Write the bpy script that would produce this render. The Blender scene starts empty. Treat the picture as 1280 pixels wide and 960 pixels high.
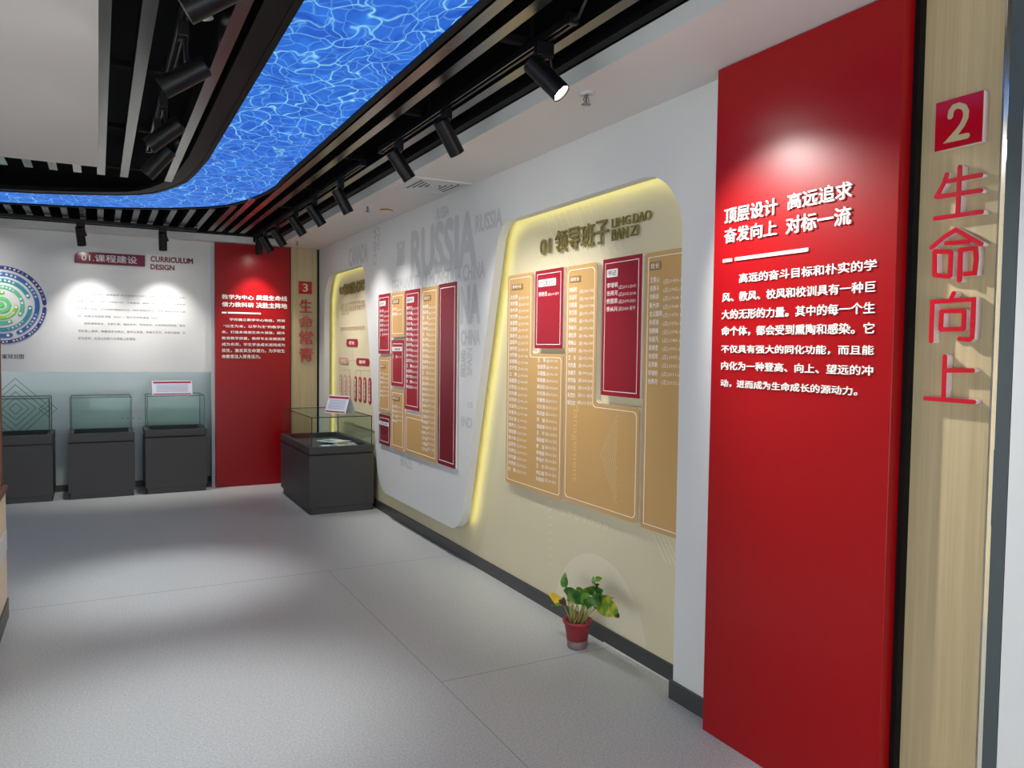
import bpy, bmesh, math, random
from mathutils import Vector, Matrix
random.seed(7)
SC = bpy.context.scene
COL = SC.collection
PI = math.pi

# ------------------------------------------------------------------ camera
F, EYE = 965.0, 1.6
def _axes():
    y = Vector((123 - 640, 430 - 480, F)).normalized()
    h = Vector((1, 0.0125, 0))
    n = y.cross(h).normalized()
    if n.y < 0: n = -n
    x = n.cross(y).normalized()
    if x.x < 0: x = -x
    return Matrix((x, y, -n))            # rows: world axes in camera (x right, y down, z forward)
RW = _axes()
cam_d = bpy.data.cameras.new('camera'); cam = bpy.data.objects.new('camera', cam_d); COL.objects.link(cam)
cam_d.sensor_width = 36; cam_d.lens = F / 1280 * 36; cam_d.clip_start = 0.05; cam_d.clip_end = 100
cam.matrix_world = Matrix.Translation((0, 0, EYE)) @ (RW @ Matrix.Diagonal((1, -1, -1))).to_4x4()
SC.camera = cam

# ------------------------------------------------------------------ world, exposure, light levels
w = bpy.data.worlds.new('world'); SC.world = w; w.use_nodes = True
bg = w.node_tree.nodes['Background']; bg.inputs[0].default_value = (0.90, 0.955, 1.0, 1); bg.inputs[1].default_value = 5.3
SC.view_settings.view_transform = 'Standard'; SC.view_settings.look = 'None'
SC.view_settings.exposure = 0.0; SC.view_settings.gamma = 1.0; SC.view_settings.use_curve_mapping = False
SC.cycles.use_denoising = True
SC.cycles.max_bounces = 10; SC.cycles.diffuse_bounces = 5; SC.cycles.glossy_bounces = 4; SC.cycles.transmission_bounces = 8
SC.cycles.transparent_max_bounces = 12
SC.cycles.sample_clamp_indirect = 2.5
SPOT_W = 80.0
PANEL_E = 0.95
LED_E = 8.0

# ------------------------------------------------------------------ pixel -> world plane (survey of the photograph)
def ray(px, py): return RW @ Vector((px - 640, py - 480, F))
def on_x(px, py, X): r = ray(px, py); return r * (X / r.x) + Vector((0, 0, EYE))
def on_y(px, py, Y): r = ray(px, py); return r * (Y / r.y) + Vector((0, 0, EYE))
def on_z(px, py, Z): r = ray(px, py); return r * ((Z - EYE) / r.z) + Vector((0, 0, EYE))

# ------------------------------------------------------------------ materials
def lin(c):
    f = lambda v: (v / 255 / 12.92) if v <= 10 else ((v / 255 + 0.055) / 1.055) ** 2.4
    return (f(c[0]), f(c[1]), f(c[2]), 1)
class NT:
    def __init__(s, name):
        s.m = bpy.data.materials.new(name); s.m.use_nodes = True; s.t = s.m.node_tree
        s.b = s.t.nodes['Principled BSDF']; s.out = s.t.nodes['Material Output']
    def n(s, typ, **kw):
        nd = s.t.nodes.new(typ)
        for k, v in kw.items():
            if k.startswith('i_'): nd.inputs[int(k[2:])].default_value = v
            else: setattr(nd, k, v)
        return nd
    def l(s, a, b): s.t.links.new(a, b)
    def math(s, op, a, b=None, c=None, clamp=False):
        nd = s.t.nodes.new('ShaderNodeMath'); nd.operation = op; nd.use_clamp = clamp
        for i, v in enumerate((a, b, c)):
            if v is None: continue
            if isinstance(v, (int, float)): nd.inputs[i].default_value = v
            else: s.l(v, nd.inputs[i])
        return nd.outputs[0]
    def mix(s, fac, a, b):
        nd = s.t.nodes.new('ShaderNodeMix'); nd.data_type = 'RGBA'
        for i, v in ((0, fac), (6, a), (7, b)):
            if isinstance(v, (int, float, tuple)): nd.inputs[i].default_value = v
            else: s.l(v, nd.inputs[i])
        return nd.outputs[2]
    def coords(s, scale=(1, 1, 1)):
        g = s.n('ShaderNodeNewGeometry'); mp = s.n('ShaderNodeMapping'); mp.inputs['Scale'].default_value = scale
        s.l(g.outputs['Position'], mp.inputs[0]); return mp.outputs[0]
def pm(name, c, rough=0.5, metal=0.0, spec=0.5, noise=0.0, nscale=40.0, coat=0.0, bump=0.0):
    k = NT(name); b = k.b
    b.inputs['Base Color'].default_value = lin(c); b.inputs['Roughness'].default_value = rough
    b.inputs['Metallic'].default_value = metal; b.inputs['Specular IOR Level'].default_value = spec
    b.inputs['Coat Weight'].default_value = coat
    if noise or bump:
        nz = k.n('ShaderNodeTexNoise'); nz.inputs['Scale'].default_value = nscale; nz.inputs['Detail'].default_value = 4
        k.l(k.coords(), nz.inputs[0])
        if noise:
            lo = tuple(v * (1 - noise) for v in lin(c)[:3]) + (1,); hi = tuple(min(1, v * (1 + noise)) for v in lin(c)[:3]) + (1,)
            k.l(k.mix(nz.outputs[0], lo, hi), b.inputs['Base Color'])
        if bump:
            bp = k.n('ShaderNodeBump'); bp.inputs['Strength'].default_value = bump; bp.inputs['Distance'].default_value = 0.002
            k.l(nz.outputs[0], bp.inputs['Height']); k.l(bp.outputs[0], b.inputs['Normal'])
    return k.m
def em(name, c, s):
    k = NT(name); b = k.b
    b.inputs['Base Color'].default_value = (0.02, 0.02, 0.02, 1)
    b.inputs['Emission Color'].default_value = c if len(c) == 4 else lin(c); b.inputs['Emission Strength'].default_value = s
    return k.m
def glass(name, tint, rough=0.0):
    k = NT(name); k.t.nodes.remove(k.b)
    tr = k.n('ShaderNodeBsdfTransparent'); tr.inputs[0].default_value = tint
    gl = k.n('ShaderNodeBsdfGlossy'); gl.inputs['Roughness'].default_value = rough
    fr = k.n('ShaderNodeFresnel'); fr.inputs[0].default_value = 1.35
    mx = k.n('ShaderNodeMixShader'); k.l(k.math('MULTIPLY', fr.outputs[0], 0.25), mx.inputs[0]); k.l(tr.outputs[0], mx.inputs[1]); k.l(gl.outputs[0], mx.inputs[2])
    k.l(mx.outputs[0], k.out.inputs[0]); return k.m
def wood(name, c1, c2, axis):
    k = NT(name); sc = [38, 38, 38]; sc[2] = 0.9; sc2 = [150, 150, 2.5]
    a = k.n('ShaderNodeTexNoise'); a.inputs['Scale'].default_value = 1; a.inputs['Detail'].default_value = 5; k.l(k.coords(sc), a.inputs[0])
    b2 = k.n('ShaderNodeTexNoise'); b2.inputs['Scale'].default_value = 1; b2.inputs['Detail'].default_value = 3; k.l(k.coords(sc2), b2.inputs[0])
    v = k.math('ADD', k.math('MULTIPLY', a.outputs[0], 0.6), k.math('MULTIPLY', b2.outputs[0], 0.4))
    v = k.math('MULTIPLY_ADD', v, 2.6, -0.8, clamp=True)
    k.l(k.mix(v, lin(c1), lin(c2)), k.b.inputs['Base Color']); k.b.inputs['Roughness'].default_value = 0.45
    return k.m
def floor_mat():
    k = NT('grey_vinyl'); p = k.coords()
    nz = k.n('ShaderNodeTexNoise'); nz.inputs['Scale'].default_value = 105; nz.inputs['Detail'].default_value = 3; nz.inputs['Roughness'].default_value = 0.7; k.l(p, nz.inputs[0])
    big = k.n('ShaderNodeTexNoise'); big.inputs['Scale'].default_value = 1.6; big.inputs['Detail'].default_value = 5; k.l(p, big.inputs[0])
    v = k.math('MULTIPLY_ADD', nz.outputs[0], 1.7, -0.35, clamp=True)
    col = k.mix(v, lin((158, 161, 160)), lin((224, 227, 225)))
    col = k.mix(k.math('MULTIPLY_ADD', big.outputs[0], 1.6, -0.55, clamp=True), k.mix(0.12, col, lin((150, 154, 155))), col)
    sep = k.n('ShaderNodeSeparateXYZ'); k.l(p, sep.inputs[0])
    def seam(o, at, wd): return k.math('LESS_THAN', k.math('ABSOLUTE', k.math('SUBTRACT', o, at)), wd)
    s = k.math('MULTIPLY', seam(sep.outputs[0], 1.434, 0.0022), k.math('LESS_THAN', sep.outputs[1], 5.42))
    s = k.math('MAXIMUM', s, seam(sep.outputs[1], 5.42, 0.004))
    s = k.math('MAXIMUM', s, k.math('MULTIPLY', seam(sep.outputs[1], 3.36, 0.003), k.math('GREATER_THAN', sep.outputs[0], 1.434)))
    col = k.mix(k.math('MULTIPLY', s, 0.6), col, lin((96, 97, 99)))
    k.l(col, k.b.inputs['Base Color'])
    rg = k.math('MULTIPLY_ADD', big.outputs[0], 0.2, 0.33); k.l(rg, k.b.inputs['Roughness'])
    bp = k.n('ShaderNodeBump'); bp.inputs['Strength'].default_value = 0.12; bp.inputs['Distance'].default_value = 0.001
    k.l(nz.outputs[0], bp.inputs['Height']); k.l(bp.outputs[0], k.b.inputs['Normal'])
    return k.m
def water_mat():
    k = NT('water_print'); p = k.coords((1, 0.62, 1))
    wob = k.n('ShaderNodeTexNoise'); wob.inputs['Scale'].default_value = 5; wob.inputs['Detail'].default_value = 2; k.l(p, wob.inputs[0])
    def warp(amt):
        sb = k.n('ShaderNodeVectorMath', operation='SUBTRACT'); k.l(wob.outputs['Color'], sb.inputs[0]); sb.inputs[1].default_value = (0.5, 0.5, 0.5)
        sc = k.n('ShaderNodeVectorMath', operation='SCALE'); k.l(sb.outputs[0], sc.inputs[0]); sc.inputs['Scale'].default_value = amt
        ad = k.n('ShaderNodeVectorMath', operation='ADD'); k.l(p, ad.inputs[0]); k.l(sc.outputs[0], ad.inputs[1]); return ad.outputs[0]
    def net(scale, wd, amt, pw):
        vo = k.n('ShaderNodeTexVoronoi', feature='DISTANCE_TO_EDGE', voronoi_dimensions='2D'); vo.inputs['Scale'].default_value = scale
        k.l(warp(amt), vo.inputs['Vector'])
        v = k.math('SUBTRACT', 1.0, k.math('DIVIDE', vo.outputs['Distance'], wd), clamp=True)
        return k.math('POWER', v, pw)
    a = net(8.5, 0.065, 0.26, 2.2); b = net(15.0, 0.09, 0.2, 2.2)
    big = k.n('ShaderNodeTexNoise'); big.inputs['Scale'].default_value = 3; big.inputs['Detail'].default_value = 4; k.l(p, big.inputs[0])
    fl = k.n('ShaderNodeTexNoise'); fl.inputs['Scale'].default_value = 8; fl.inputs['Detail'].default_value = 5; fl.inputs['Distortion'].default_value = 1.2; k.l(p, fl.inputs[0])
    t = k.math('MULTIPLY_ADD', fl.outputs[0], 1.8, -0.42, clamp=True)
    col = k.mix(t, lin((14, 76, 190)), lin((46, 128, 236)))
    lines = k.math('ADD', k.math('MULTIPLY', k.math('MULTIPLY', a, 1.1), k.math('MULTIPLY_ADD', big.outputs[0], 1.6, -0.1, clamp=True)), k.math('MULTIPLY', b, 0.30), clamp=True)
    col = k.mix(lines, col, lin((160, 236, 255)))
    k.l(col, k.b.inputs['Emission Color']); k.b.inputs['Emission Strength'].default_value = PANEL_E
    k.b.inputs['Base Color'].default_value = (0.01, 0.02, 0.05, 1); k.b.inputs['Roughness'].default_value = 0.6; k.b.inputs['Specular IOR Level'].default_value = 0.2
    return k.m
def plaque_wave():
    k = NT('plaque_red_gloss')
    k.b.inputs['Base Color'].default_value = lin((172, 14, 34)); k.b.inputs['Roughness'].default_value = 0.08; return k.m
def leaf_mat(name, g, yl, amt):
    k = NT(name); nz = k.n('ShaderNodeTexNoise'); nz.inputs['Scale'].default_value = 22; nz.inputs['Detail'].default_value = 3; k.l(k.coords(), nz.inputs[0])
    k.l(k.mix(k.math('MULTIPLY_ADD', nz.outputs[0], 3.0, amt, clamp=True), lin(g), lin(yl)), k.b.inputs['Base Color'])
    k.b.inputs['Roughness'].default_value = 0.35; return k.m
M = dict(
    white=pm('white_wall_paint', (212, 212, 210), 0.55, noise=0.02, nscale=3), soffit=pm('white_ceiling_paint', (214, 208, 204), 0.7, noise=0.02, nscale=2),
    tan=pm('tan_wall_film', (207, 197, 166), 0.5, noise=0.03, nscale=4), tan2=pm('pale_tan_film', (216, 207, 181), 0.5),
    red=pm('red_satin_panel', (148, 6, 14), 0.32, spec=0.3, bump=0.05, nscale=90), redside=pm('red_panel_edge', (150, 8, 18), 0.4),
    floor=floor_mat(), water=water_mat(), black=pm('black_slat_metal', (128, 128, 126), 0.27, metal=1.0), plenum=pm('black_plenum_paint', (10, 10, 11), 0.9),
    frame=pm('black_frame_metal', (7, 7, 8), 0.55, spec=0.18), lamp=pm('black_lamp_body', (9, 9, 10), 0.4, spec=0.3, noise=0.1, nscale=60), steel=pm('steel_fitting', (150, 150, 150), 0.3, metal=1),
    wood=wood('pale_oak_veneer', (170, 152, 114), (192, 173, 134), 2), base=pm('charcoal_skirting', (58, 60, 60), 0.4, noise=0.1, nscale=8),
    case=pm('charcoal_laminate', (62, 61, 62), 0.5, noise=0.06, nscale=60), caseblack=pm('dark_groove', (22, 22, 22), 0.6),
    tray=pm('dark_tray_cloth', (74, 76, 76), 0.8), glass=glass('case_glass', (0.925, 0.965, 0.95, 1)), gedge=pm('glass_edge_green', (44, 60, 56), 0.2),
    gold=pm('gold_board_face', (196, 156, 98), 0.38, metal=0.0, noise=0.04, nscale=120), crimson=pm('crimson_board_face', (150, 20, 38), 0.35),
    maroon=pm('maroon_board_face', (118, 16, 36), 0.35), backing=pm('white_acrylic_backing', (226, 220, 208), 0.3), ink=pm('white_lettering', (245, 240, 232), 0.5),
    goldplate=pm('tan_title_plate', (150, 116, 66), 0.4), whiteplate=pm('white_title_plate', (244, 242, 240), 0.35), inkred=pm('maroon_lettering', (110, 18, 40), 0.4),
    inkdark=pm('dark_lettering', (60, 34, 40), 0.5), bronze=pm('bronze_letter_metal', (132, 120, 64), 0.35, metal=0.25), greyprint=pm('grey_wall_print', (189, 190, 191), 0.55),
    lightprint=pm('pale_wall_print', (232, 224, 200), 0.5), greyink=pm('grey_paragraph_ink', (128, 127, 126), 0.6), recess=pm('blue_grey_glass_wall', (198, 208, 210), 0.25),
    recline=pm('grey_line_print', (128, 136, 140), 0.4), acrylic=pm('clear_acrylic_edge', (236, 216, 214), 0.08, spec=0.8), redgloss=pm('red_gloss_acrylic', (186, 16, 36), 0.06, coat=0.6),
    plaque=plaque_wave(), fascia=pm('grey_white_fascia', (205, 206, 204), 0.55), pot=pm('red_plastic_pot', (152, 46, 54), 0.45, noise=0.1, nscale=30), potclear=pm('dusty_clear_plastic', (118, 96, 98), 0.35),
    soil=pm('dark_soil', (40, 28, 22), 0.95, noise=0.4, nscale=120), leafg=leaf_mat('green_leaf', (48, 104, 26), (122, 164, 52), -1.15), leafd=leaf_mat('dark_green_leaf', (34, 84, 26), (84, 134, 46), -1.2),
    leafy=leaf_mat('yellowing_leaf', (84, 132, 36), (224, 190, 40), -1.25), leafyy=leaf_mat('yellow_leaf', (226, 184, 34), (150, 160, 50), -1.5), leafb=pm('withered_brown_leaf', (66, 40, 30), 0.8), stem=pm('pale_stem', (150, 150, 84), 0.5),
    paper=pm('printed_paper', (214, 222, 230), 0.6, noise=0.05, nscale=25), paperb=pm('pale_blue_paper', (132, 150, 178), 0.6), cream=pm('cream_cabinet', (232, 214, 186), 0.5),
    brown=pm('brown_wood_frame', (96, 54, 34), 0.5), pane=pm('white_print_board', (226, 226, 228), 0.4), jamb=pm('dark_grey_door_frame', (72, 80, 82), 0.35), bluepost=pm('blue_poster', (14, 70, 150), 0.4),
    chrome=pm('silver_trim', (210, 205, 190), 0.2, metal=1), lens=em('lit_lens', (255, 250, 240), 110.0), lensoff=pm('pale_reflector', (200, 200, 200), 0.3), led=em('warm_yellow_led', (0.95, 0.92, 0.38, 1), LED_E),
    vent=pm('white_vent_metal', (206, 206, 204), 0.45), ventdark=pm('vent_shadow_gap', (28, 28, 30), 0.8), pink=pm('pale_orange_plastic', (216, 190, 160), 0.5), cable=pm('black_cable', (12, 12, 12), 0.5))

# ------------------------------------------------------------------ mesh helpers
class MB:
    def __init__(s): s.v = []; s.f = []; s.sm = []
    def add(s, vs, fs, smooth=False):
        o = len(s.v); s.v += [Vector(v) for v in vs]; s.f += [tuple(o + i for i in f) for f in fs]; s.sm += [smooth] * len(fs)
    def box(s, lo, hi, bev=0.0):
        if bev:
            bm = bmesh.new(); bmesh.ops.create_cube(bm, size=1)
            for v in bm.verts: v.co = Vector([(lo[i] + hi[i]) / 2 + v.co[i] * (hi[i] - lo[i]) for i in range(3)])
            bmesh.ops.bevel(bm, geom=list(bm.edges), offset=bev, segments=2, affect='EDGES', profile=0.5)
            bm.verts.index_update(); s.add([v.co.copy() for v in bm.verts], [[v.index for v in f.verts] for f in bm.faces]); bm.free(); return
        x0, y0, z0 = lo; x1, y1, z1 = hi
        s.add([(x0, y0, z0), (x1, y0, z0), (x1, y1, z0), (x0, y1, z0), (x0, y0, z1), (x1, y0, z1), (x1, y1, z1), (x0, y1, z1)],
              [(0, 3, 2, 1), (4, 5, 6, 7), (0, 1, 5, 4), (1, 2, 6, 5), (2, 3, 7, 6), (3, 0, 4, 7)])
    def prism(s, fr, poly, w0, w1):
        n = len(poly); s.add([fr(u, v, w0) for u, v in poly] + [fr(u, v, w1) for u, v in poly],
                             [tuple(range(n)), tuple(range(2 * n - 1, n - 1, -1))] + [(i, (i + 1) % n, n + (i + 1) % n, n + i) for i in range(n)])
    def ring(s, fr, a, b, w0, w1):                       # closed band between two polylines of equal length
        n = len(a); vs = [fr(u, v, w0) for u, v in a] + [fr(u, v, w0) for u, v in b] + [fr(u, v, w1) for u, v in a] + [fr(u, v, w1) for u, v in b]; fs = []
        for i in range(n):
            j = (i + 1) % n
            fs += [(i, j, n + j, n + i), (2 * n + i, 3 * n + i, 3 * n + j, 2 * n + j), (i, 2 * n + i, 2 * n + j, j), (n + i, n + j, 3 * n + j, 3 * n + i)]
        s.add(vs, fs)
    def tube(s, pts, r, seg=10, cap=True, smooth=True):
        pts = [Vector(p) for p in pts]; rs = r if isinstance(r, (list, tuple)) else [r] * len(pts); vs = []; fs = []
        t0 = (pts[1] - pts[0]).normalized(); nrm = t0.orthogonal().normalized()
        for i, p in enumerate(pts):
            t = ((pts[min(i + 1, len(pts) - 1)] - pts[max(i - 1, 0)])).normalized()
            nrm = (nrm - t * nrm.dot(t)).normalized(); bn = t.cross(nrm)
            vs += [p + (nrm * math.cos(2 * PI * k / seg) + bn * math.sin(2 * PI * k / seg)) * rs[i] for k in range(seg)]
        for i in range(len(pts) - 1):
            for k in range(seg):
                a, b = i * seg + k, i * seg + (k + 1) % seg; fs.append((a, b, b + seg, a + seg))
        s.add(vs, fs, smooth)
        if cap: s.add([vs[k] for k in range(seg)], [tuple(range(seg - 1, -1, -1))]); s.add(vs[-seg:], [tuple(range(seg))])
    def lathe(s, prof, seg=28, c=(0, 0, 0), smooth=True):
        n = len(prof); vs = []; fs = []
        for k in range(seg):
            a = 2 * PI * k / seg; vs += [(c[0] + r * math.cos(a), c[1] + r * math.sin(a), c[2] + z) for r, z in prof]
        for k in range(seg):
            for i in range(n - 1): fs.append((k * n + i, ((k + 1) % seg) * n + i, ((k + 1) % seg) * n + i + 1, k * n + i + 1))
        s.add(vs, fs, smooth)
    def build(s, name, mat, parent=None, origin=None, recalc=True):
        me = bpy.data.meshes.new(name)
        par = wloc(parent) if parent else Vector((0, 0, 0))
        if origin is None:
            if parent or not s.v: origin = par
            else:
                lo = [min(v[i] for v in s.v) for i in range(3)]; hi = [max(v[i] for v in s.v) for i in range(3)]
                origin = Vector(((lo[0] + hi[0]) / 2, (lo[1] + hi[1]) / 2, lo[2]))
        origin = Vector(origin)
        me.from_pydata([v - origin for v in s.v], [], s.f)
        me.polygons.foreach_set('use_smooth', s.sm)
        if recalc:
            bm = bmesh.new(); bm.from_mesh(me); bmesh.ops.recalc_face_normals(bm, faces=bm.faces); bm.to_mesh(me); bm.free()
        me.materials.append(mat); o = bpy.data.objects.new(name, me); COL.objects.link(o)
        if parent: o.parent = parent; o.location = origin - par
        else: o.location = origin
        return o
def wloc(o):
    v = Vector((0, 0, 0))
    while o: v = v + o.location; o = o.parent
    return v
def tag(o, label, cat, group=None, kind=None):
    if label: o['label'] = label
    if cat: o['category'] = cat
    if group: o['group'] = group
    if kind: o['kind'] = kind
    return o
def thing(name, loc, label, cat, group=None):
    o = bpy.data.objects.new(name, None); o.empty_display_size = 0.1; COL.objects.link(o); o.location = loc; return tag(o, label, cat, group)
def struct(o, label=None):
    o['kind'] = 'structure'
    if label: o['label'] = label
    return o
def FR(X): return lambda u, v, w: Vector((X - w, u, v))            # right wall: u = Y, v = Z, w out of the wall
def FB(Y): return lambda u, v, w: Vector((u, Y - w, v))            # back wall: u = X
def FC(Z): return lambda u, v, w: Vector((u, v, Z - w))            # ceiling, w downwards
def fillet(pts, rad, seg=10):
    out = []; n = len(pts)
    for i, p in enumerate(pts):
        r = rad[i] if isinstance(rad, (list, tuple)) else rad
        p = Vector(p); a = Vector(pts[i - 1]) - p; b = Vector(pts[(i + 1) % n]) - p
        if not r: out.append((p.x, p.y)); continue
        la, lb = a.length, b.length; a.normalize(); b.normalize(); ang = a.angle(b)
        if ang > PI - 0.02: out.append((p.x, p.y)); continue
        d = min(r / math.tan(ang / 2), la * 0.49, lb * 0.49); rr = d * math.tan(ang / 2)
        c = p + (a + b).normalized() * (rr / math.sin(ang / 2)); s0 = p + a * d - c; s1 = p + b * d - c
        a0 = math.atan2(s0.y, s0.x); da = math.atan2(s1.y, s1.x) - a0
        while da > PI: da -= 2 * PI
        while da < -PI: da += 2 * PI
        for k in range(seg + 1): t = a0 + da * k / seg; out.append((c.x + rr * math.cos(t), c.y + rr * math.sin(t)))
    return out
def area2(p): return sum(p[i][0] * p[(i + 1) % len(p)][1] - p[(i + 1) % len(p)][0] * p[i][1] for i in range(len(p)))
def inset(poly, d):                                                # mitred inset of a simple polygon
    n = len(poly); sg = 1 if area2(poly) > 0 else -1; out = []
    for i in range(n):
        p0, p1, p2 = Vector(poly[i - 1]), Vector(poly[i]), Vector(poly[(i + 1) % n])
        e0 = (p1 - p0).normalized(); e1 = (p2 - p1).normalized()
        n0 = Vector((-e0.y, e0.x)) * sg; n1 = Vector((-e1.y, e1.x)) * sg
        m = n0 + n1; m = m / max(0.2, m.length_squared) * 2
        q = p1 + m * d; out.append((q.x, q.y))
    return out

# ------------------------------------------------------------------ lettering
_tc = {}
def glyphs(s, off=0.0, ext=0.0, res=3, sp=1.0, ls=1.0, al='LEFT'):
    key = (s, off, res, sp, ls, al)
    if key not in _tc:
        c = bpy.data.curves.new('txt', 'FONT'); c.body = s; c.offset = off; c.resolution_u = res; c.space_character = sp; c.space_line = ls; c.align_x = al
        o = bpy.data.objects.new('txt', c); m = bpy.data.meshes.new_from_object(o)
        vs = [(v.co.x, v.co.y) for v in m.vertices]; fs = [tuple(p.vertices) for p in m.polygons]
        bpy.data.objects.remove(o); bpy.data.curves.remove(c); bpy.data.meshes.remove(m)
        x0 = min(v[0] for v in vs); x1 = max(v[0] for v in vs); y0 = min(v[1] for v in vs); y1 = max(v[1] for v in vs)
        _tc[key] = ([((x - x0) / (x1 - x0), (y - y0) / (y1 - y0)) for x, y in vs], fs)
    return _tc[key]
def lay(mb, s, fr, uL, uR, v0, v1, w, depth=0.0, off=0.0, res=3, rot=False, **kw):   # text into a rectangle of a wall plane
    vs, fs = glyphs(s, 0.0, res=res, **kw)
    if rot: vs = [(1 - y, x) for x, y in vs]
    h = (v1 - v0) / (s.count('\n') + 1); h = min(h, abs(uR - uL)) if rot else h
    cnt = {}
    for f in fs:
        for i in range(len(f)): cnt[(f[i], f[(i + 1) % len(f)])] = 1
    edges = [e for e in cnt if (e[1], e[0]) not in cnt]
    sh = [(0, 0)] if off <= 0 else [(off * h * math.cos(k * PI / 3), off * h * math.sin(k * PI / 3)) for k in range(6)]
    sg = 1 if uR > uL else -1; b = off * h                               # heavier strokes: shifted copies, each a hair further out
    for k, (du, dv) in enumerate(sh):
        P = [(uL + sg * b + (uR - uL - 2 * sg * b) * x + du, v0 + b + (v1 - v0 - 2 * b) * y + dv) for x, y in vs]; e = 0.00007 * k; o = len(P)
        mb.add([fr(u, v, w + depth + e) for u, v in P], fs)
        if depth: mb.add([fr(u, v, w + depth + e) for u, v in P] + [fr(u, v, w) for u, v in P], [(p, q, q + o, p + o) for p, q in edges])
def rx(tl, br, X):                                                  # pixel corners -> (uL, uR, v0, v1) on a right-wall plane
    a = on_x(*tl, X); b = on_x(*br, X); return a.y, b.y, b.z, a.z
def ry(tl, br, Y):
    a = on_y(*tl, Y); b = on_y(*br, Y); return a.x, b.x, b.z, a.z
def capsule(mb, fr, a, b, r, w0, w1, seg=8):
    a = Vector(a); b = Vector(b); d = (b - a); t = math.atan2(d.y, d.x); poly = []
    for k in range(seg + 1): q = t - PI / 2 + PI * k / seg; poly.append((b.x + r * math.cos(q), b.y + r * math.sin(q)))
    for k in range(seg + 1): q = t + PI / 2 + PI * k / seg; poly.append((a.x + r * math.cos(q), a.y + r * math.sin(q)))
    mb.prism(fr, poly, w0, w1)
def ribbon(mb, fr, pts, r, w0, w1, seg=8):                            # a stroke of even width with round ends, or a closed loop
    pts = [Vector(p) for p in pts]; closed = (pts[0] - pts[-1]).length < 1e-6
    if closed:
        loop = [tuple(p) for p in pts[:-1]]; A = fillet(inset(loop, -r), r * 1.5, 5); B = fillet(inset(loop, r), r * 0.4, 5); mb.ring(fr, A, B, w0, w1); return
    n = len(pts); L, R = [], []
    for i, p in enumerate(pts):
        e0 = (p - pts[i - 1]).normalized() if i else None; e1 = (pts[i + 1] - p).normalized() if i < n - 1 else None
        e0 = e0 or e1; e1 = e1 or e0; n0 = Vector((-e0.y, e0.x)); n1 = Vector((-e1.y, e1.x)); m = n0 + n1; m = m / max(0.5, m.length_squared) * 2
        L.append(p + m * r); R.append(p - m * r)
    def cap(c, d): t = math.atan2(d.y, d.x); return [(c.x + r * math.cos(t - PI / 2 + PI * k / seg), c.y + r * math.sin(t - PI / 2 + PI * k / seg)) for k in range(1, seg)]
    poly = [tuple(q) for q in R] + cap(pts[-1], pts[-1] - pts[-2]) + [tuple(q) for q in reversed(L)] + cap(pts[0], pts[0] - pts[1])
    mb.prism(fr, poly, w0, w1)
def rect(u0, u1, v0, v1): return [(u0, v0), (u1, v0), (u1, v1), (u0, v1)]

# ================================================================== the setting
TAN, LAY, REDX = 2.436, 2.32, 2.24
CZ, SZ, WZ, TOPZ = 2.75, 2.84, 2.86, 3.3
BY = 9.25
m = MB(); m.box((-4.3, -3.0, -0.1), (5.6, 10.2, 0)); struct(m.build('floor', M['floor']))
m = MB(); m.box((TAN, 1.62, 0), (TAN + 0.08, 9.8, TOPZ)); wall_right = struct(m.build('wall_right', M['tan']))
# white front layer of the right wall with its two floor-deep openings
tr = lambda z: 5.17 - 0.268 * z
tl_ = lambda z: 6.915 + 0.228 * z
pts = [(1.62, 0), (1.62, CZ), (BY, CZ), (BY, 0), (8.985, 0), (8.955, 2.42), (tl_(2.42), 2.42), (tl_(0.255), 0.255), (tr(0.255), 0.255), (tr(2.42), 2.42), (2.728, 2.435), (2.722, 0)]
rad = [0, 0, 0, 0, 0, 0.34, 0.14, 0.30, 0.24, 0.16, 0.30, 0]
LP = fillet(pts, rad, 14)
m = MB(); m.prism(FR(LAY), LP, -0.06, 0); wall_layer = struct(m.build('wall_right.001', M['white'], recalc=True))
m = MB(); m.box((REDX + 0.02, -3.0, 0), (2.34, 1.245, CZ)); struct(m.build('wall_right.002', M['white']))
# back wall: upper slab and set-back lower field
m = MB(); m.box((-4.3, BY, 1.335), (1.15, 9.68, TOPZ)); m.box((1.15, BY + 0.0, 0), (2.44, 9.68, TOPZ)); wall_back = struct(m.build('wall_back', M['white']))
m = MB(); m.box((-4.3, 9.60, 0), (1.15, 9.68, 1.335)); wall_low = struct(m.build('wall_back.001', M['recess']))
m = MB(); m.box((-4.3, 2.6, 0), (-4.2, 9.68, TOPZ)); m.box((-4.3, -3.0, 1.7), (-4.2, 2.6, TOPZ)); struct(m.build('wall_left', M['white']))  # unseen wall, its low opening shaped to let side daylight in
m = MB(); m.box((-4.3, -3.1, 0), (-0.2, -3.0, TOPZ)); m.box((-0.2, -3.1, 2.0), (2.2, -3.0, TOPZ)); struct(m.build('wall_near', M['white']))  # unseen rear wall, doorway sized to limit daylight on the back wall
# skirting
m = MB(); m.box((TAN - 0.012, 2.73, 0), (TAN, 9.0, 0.085)); struct(m.build('baseboard_right', M['base']))
m = MB(); m.box((LAY - 0.014, 2.43, 0), (LAY, 2.735, 0.085)); struct(m.build('baseboard_right.001', M['base']))
m = MB(); m.box((-4.2, 9.585, 0), (1.15, 9.6, 0.07)); struct(m.build('baseboard_back', M['base']))
m = MB(); m.box((TAN - 0.017, 2.74, 0), (TAN - 0.012, 3.42, 0.005)); struct(m.build('trim_9', M['white']))
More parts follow.
